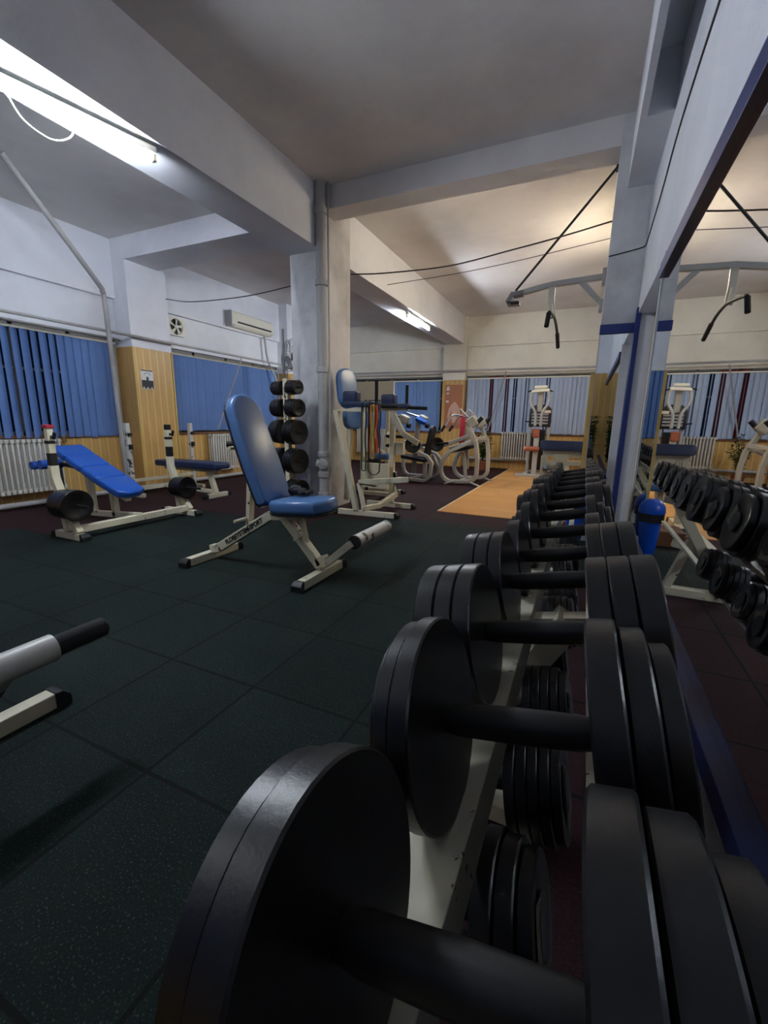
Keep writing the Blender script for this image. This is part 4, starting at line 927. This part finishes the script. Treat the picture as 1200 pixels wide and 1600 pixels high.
MB().tube(smoothpts([(-.355, 3.76, 1.75), (-.35, 3.80, 1.84), (-.345, 3.84, 1.855), (-.345, 4.05, 1.885), (-.345, 4.3, 1.91), (-.34, 4.5, 1.885), (-.335, 4.62, 1.84), (-.33, 4.82, 1.745)], 5), .012, 10).build('bent_bar', 'black_rubber', t)
MB().cyl((-.355, 3.755, 1.735), (-.35, 3.80, 1.84), .018, 12).cyl((-.334, 4.64, 1.835), (-.33, 4.83, 1.742), .018, 12).build('bar_grips', 'foam_black', t)
MB().box(.0, .03, 4.5, 4.6, 2.2, 2.33).box(.0, .03, 4.5, 4.6, 1.98, 2.08).build('wall_plate', 'grey_paint', t, .003)
tag(MB().cyl((-.735, 4.55, 2.23), (.028, 4.30, 3.0), .011, 8).box(.015, .03, 4.27, 4.33, 2.97, 3.03).build('support_rod', 'black_rubber'), 'black rod running diagonally from the pulldown arm up to the pillar', 'rod')

# ------------------------------------------------------------------ plants
def plant(label, x, y, h, spread, n, seed):
    rnd = random.Random(seed); t = thing('potted_plant', label, 'plant', (x, y, 0))
    MB().lathe([(.001, 0), (.07, 0), (.10, .17), (.108, .17), (.108, .19), (.095, .19), (.09, .165), (.001, .165)], (x, y, 0), (0, 0, 1), 24).build('pot', 'terracotta', t)
    MB().lathe([(.001, .16), (.09, .16), (.09, .172), (.001, .176)], (x, y, 0), (0, 0, 1), 20).build('soil', 'soil', t)
    st = MB(); lf = MB()
    for k in range(n):
        a = rnd.uniform(0, 2*PI); s = rnd.uniform(.4, 1)*spread; hh = h*rnd.uniform(.55, 1)
        p = smoothpts([(x, y, .16), (x+.25*s*math.cos(a), y+.25*s*math.sin(a), .16+hh*.5), (x+s*math.cos(a)*.8, y+s*math.sin(a)*.8, .16+hh)], 5)
        st.tube(p, .004, 5)
        for q in p[3:]:
            for _ in range(3):
                b = rnd.uniform(0, 2*PI); el = rnd.uniform(-.5, .6); d = V((math.cos(b)*math.cos(el), math.sin(b)*math.cos(el), math.sin(el))); w = d.cross(V((0, 0, 1))).normalized(); L = rnd.uniform(.05, .09); u = w.cross(d)
                a0 = q; pts = [a0, a0+d*L*.4+w*L*.28+u*.006, a0+d*L, a0+d*L*.4-w*L*.28+u*.006]
                lf.add(pts+[a0+d*L*.45-u*.004]+[p_-u*.0015 for p_ in pts], [(0, 1, 4), (1, 2, 4), (2, 3, 4), (3, 0, 4)])
    st.build('stems', 'leaf', t); lf.build('leaves', 'leaf', t)
plant('potted plant in front of the far wall beside the red backed machine', -1.92, 9.2, .7, .28, 14, 3)
plant('tall potted plant behind the camera seen only in the pillar mirror', .10, -.70, 1.0, .13, 34, 5)

# ------------------------------------------------------------------ camera, world, colour
F = 670.63; pitch, yaw, roll = [math.radians(a) for a in (12.0225, 24.533, .938)]
f = V((-math.sin(yaw)*math.cos(pitch), math.cos(yaw)*math.cos(pitch), -math.sin(pitch))); r = V((math.cos(yaw), math.sin(yaw), 0)); u = r.cross(f)
r2 = r*math.cos(roll)+u*math.sin(roll); u2 = u*math.cos(roll)-r*math.sin(roll)
cd = bpy.data.cameras.new('camera'); cam = bpy.data.objects.new('camera', cd); C.objects.link(cam)
cam.matrix_world = Matrix(((r2.x, u2.x, -f.x, 0), (r2.y, u2.y, -f.y, 0), (r2.z, u2.z, -f.z, 1.0), (0, 0, 0, 1)))
cd.sensor_fit = 'VERTICAL'; cd.sensor_height = 36; cd.sensor_width = 27; cd.lens = F/1600*36; cd.clip_start = .02
SC.camera = cam
w = bpy.data.worlds.new('World'); SC.world = w; w.use_nodes = True
w.node_tree.nodes['Background'].inputs[0].default_value = (.01, .014, .03, 1); w.node_tree.nodes['Background'].inputs[1].default_value = .6
SC.view_settings.view_transform = 'Standard'; SC.view_settings.look = 'None'; SC.view_settings.gamma = 1; SC.view_settings.exposure = 3.42
SC.unit_settings.scale_length = 1.15
SC.cycles.use_denoising = True; SC.cycles.max_bounces = 10; SC.cycles.diffuse_bounces = 5; SC.cycles.glossy_bounces = 6; SC.cycles.caustics_reflective = False
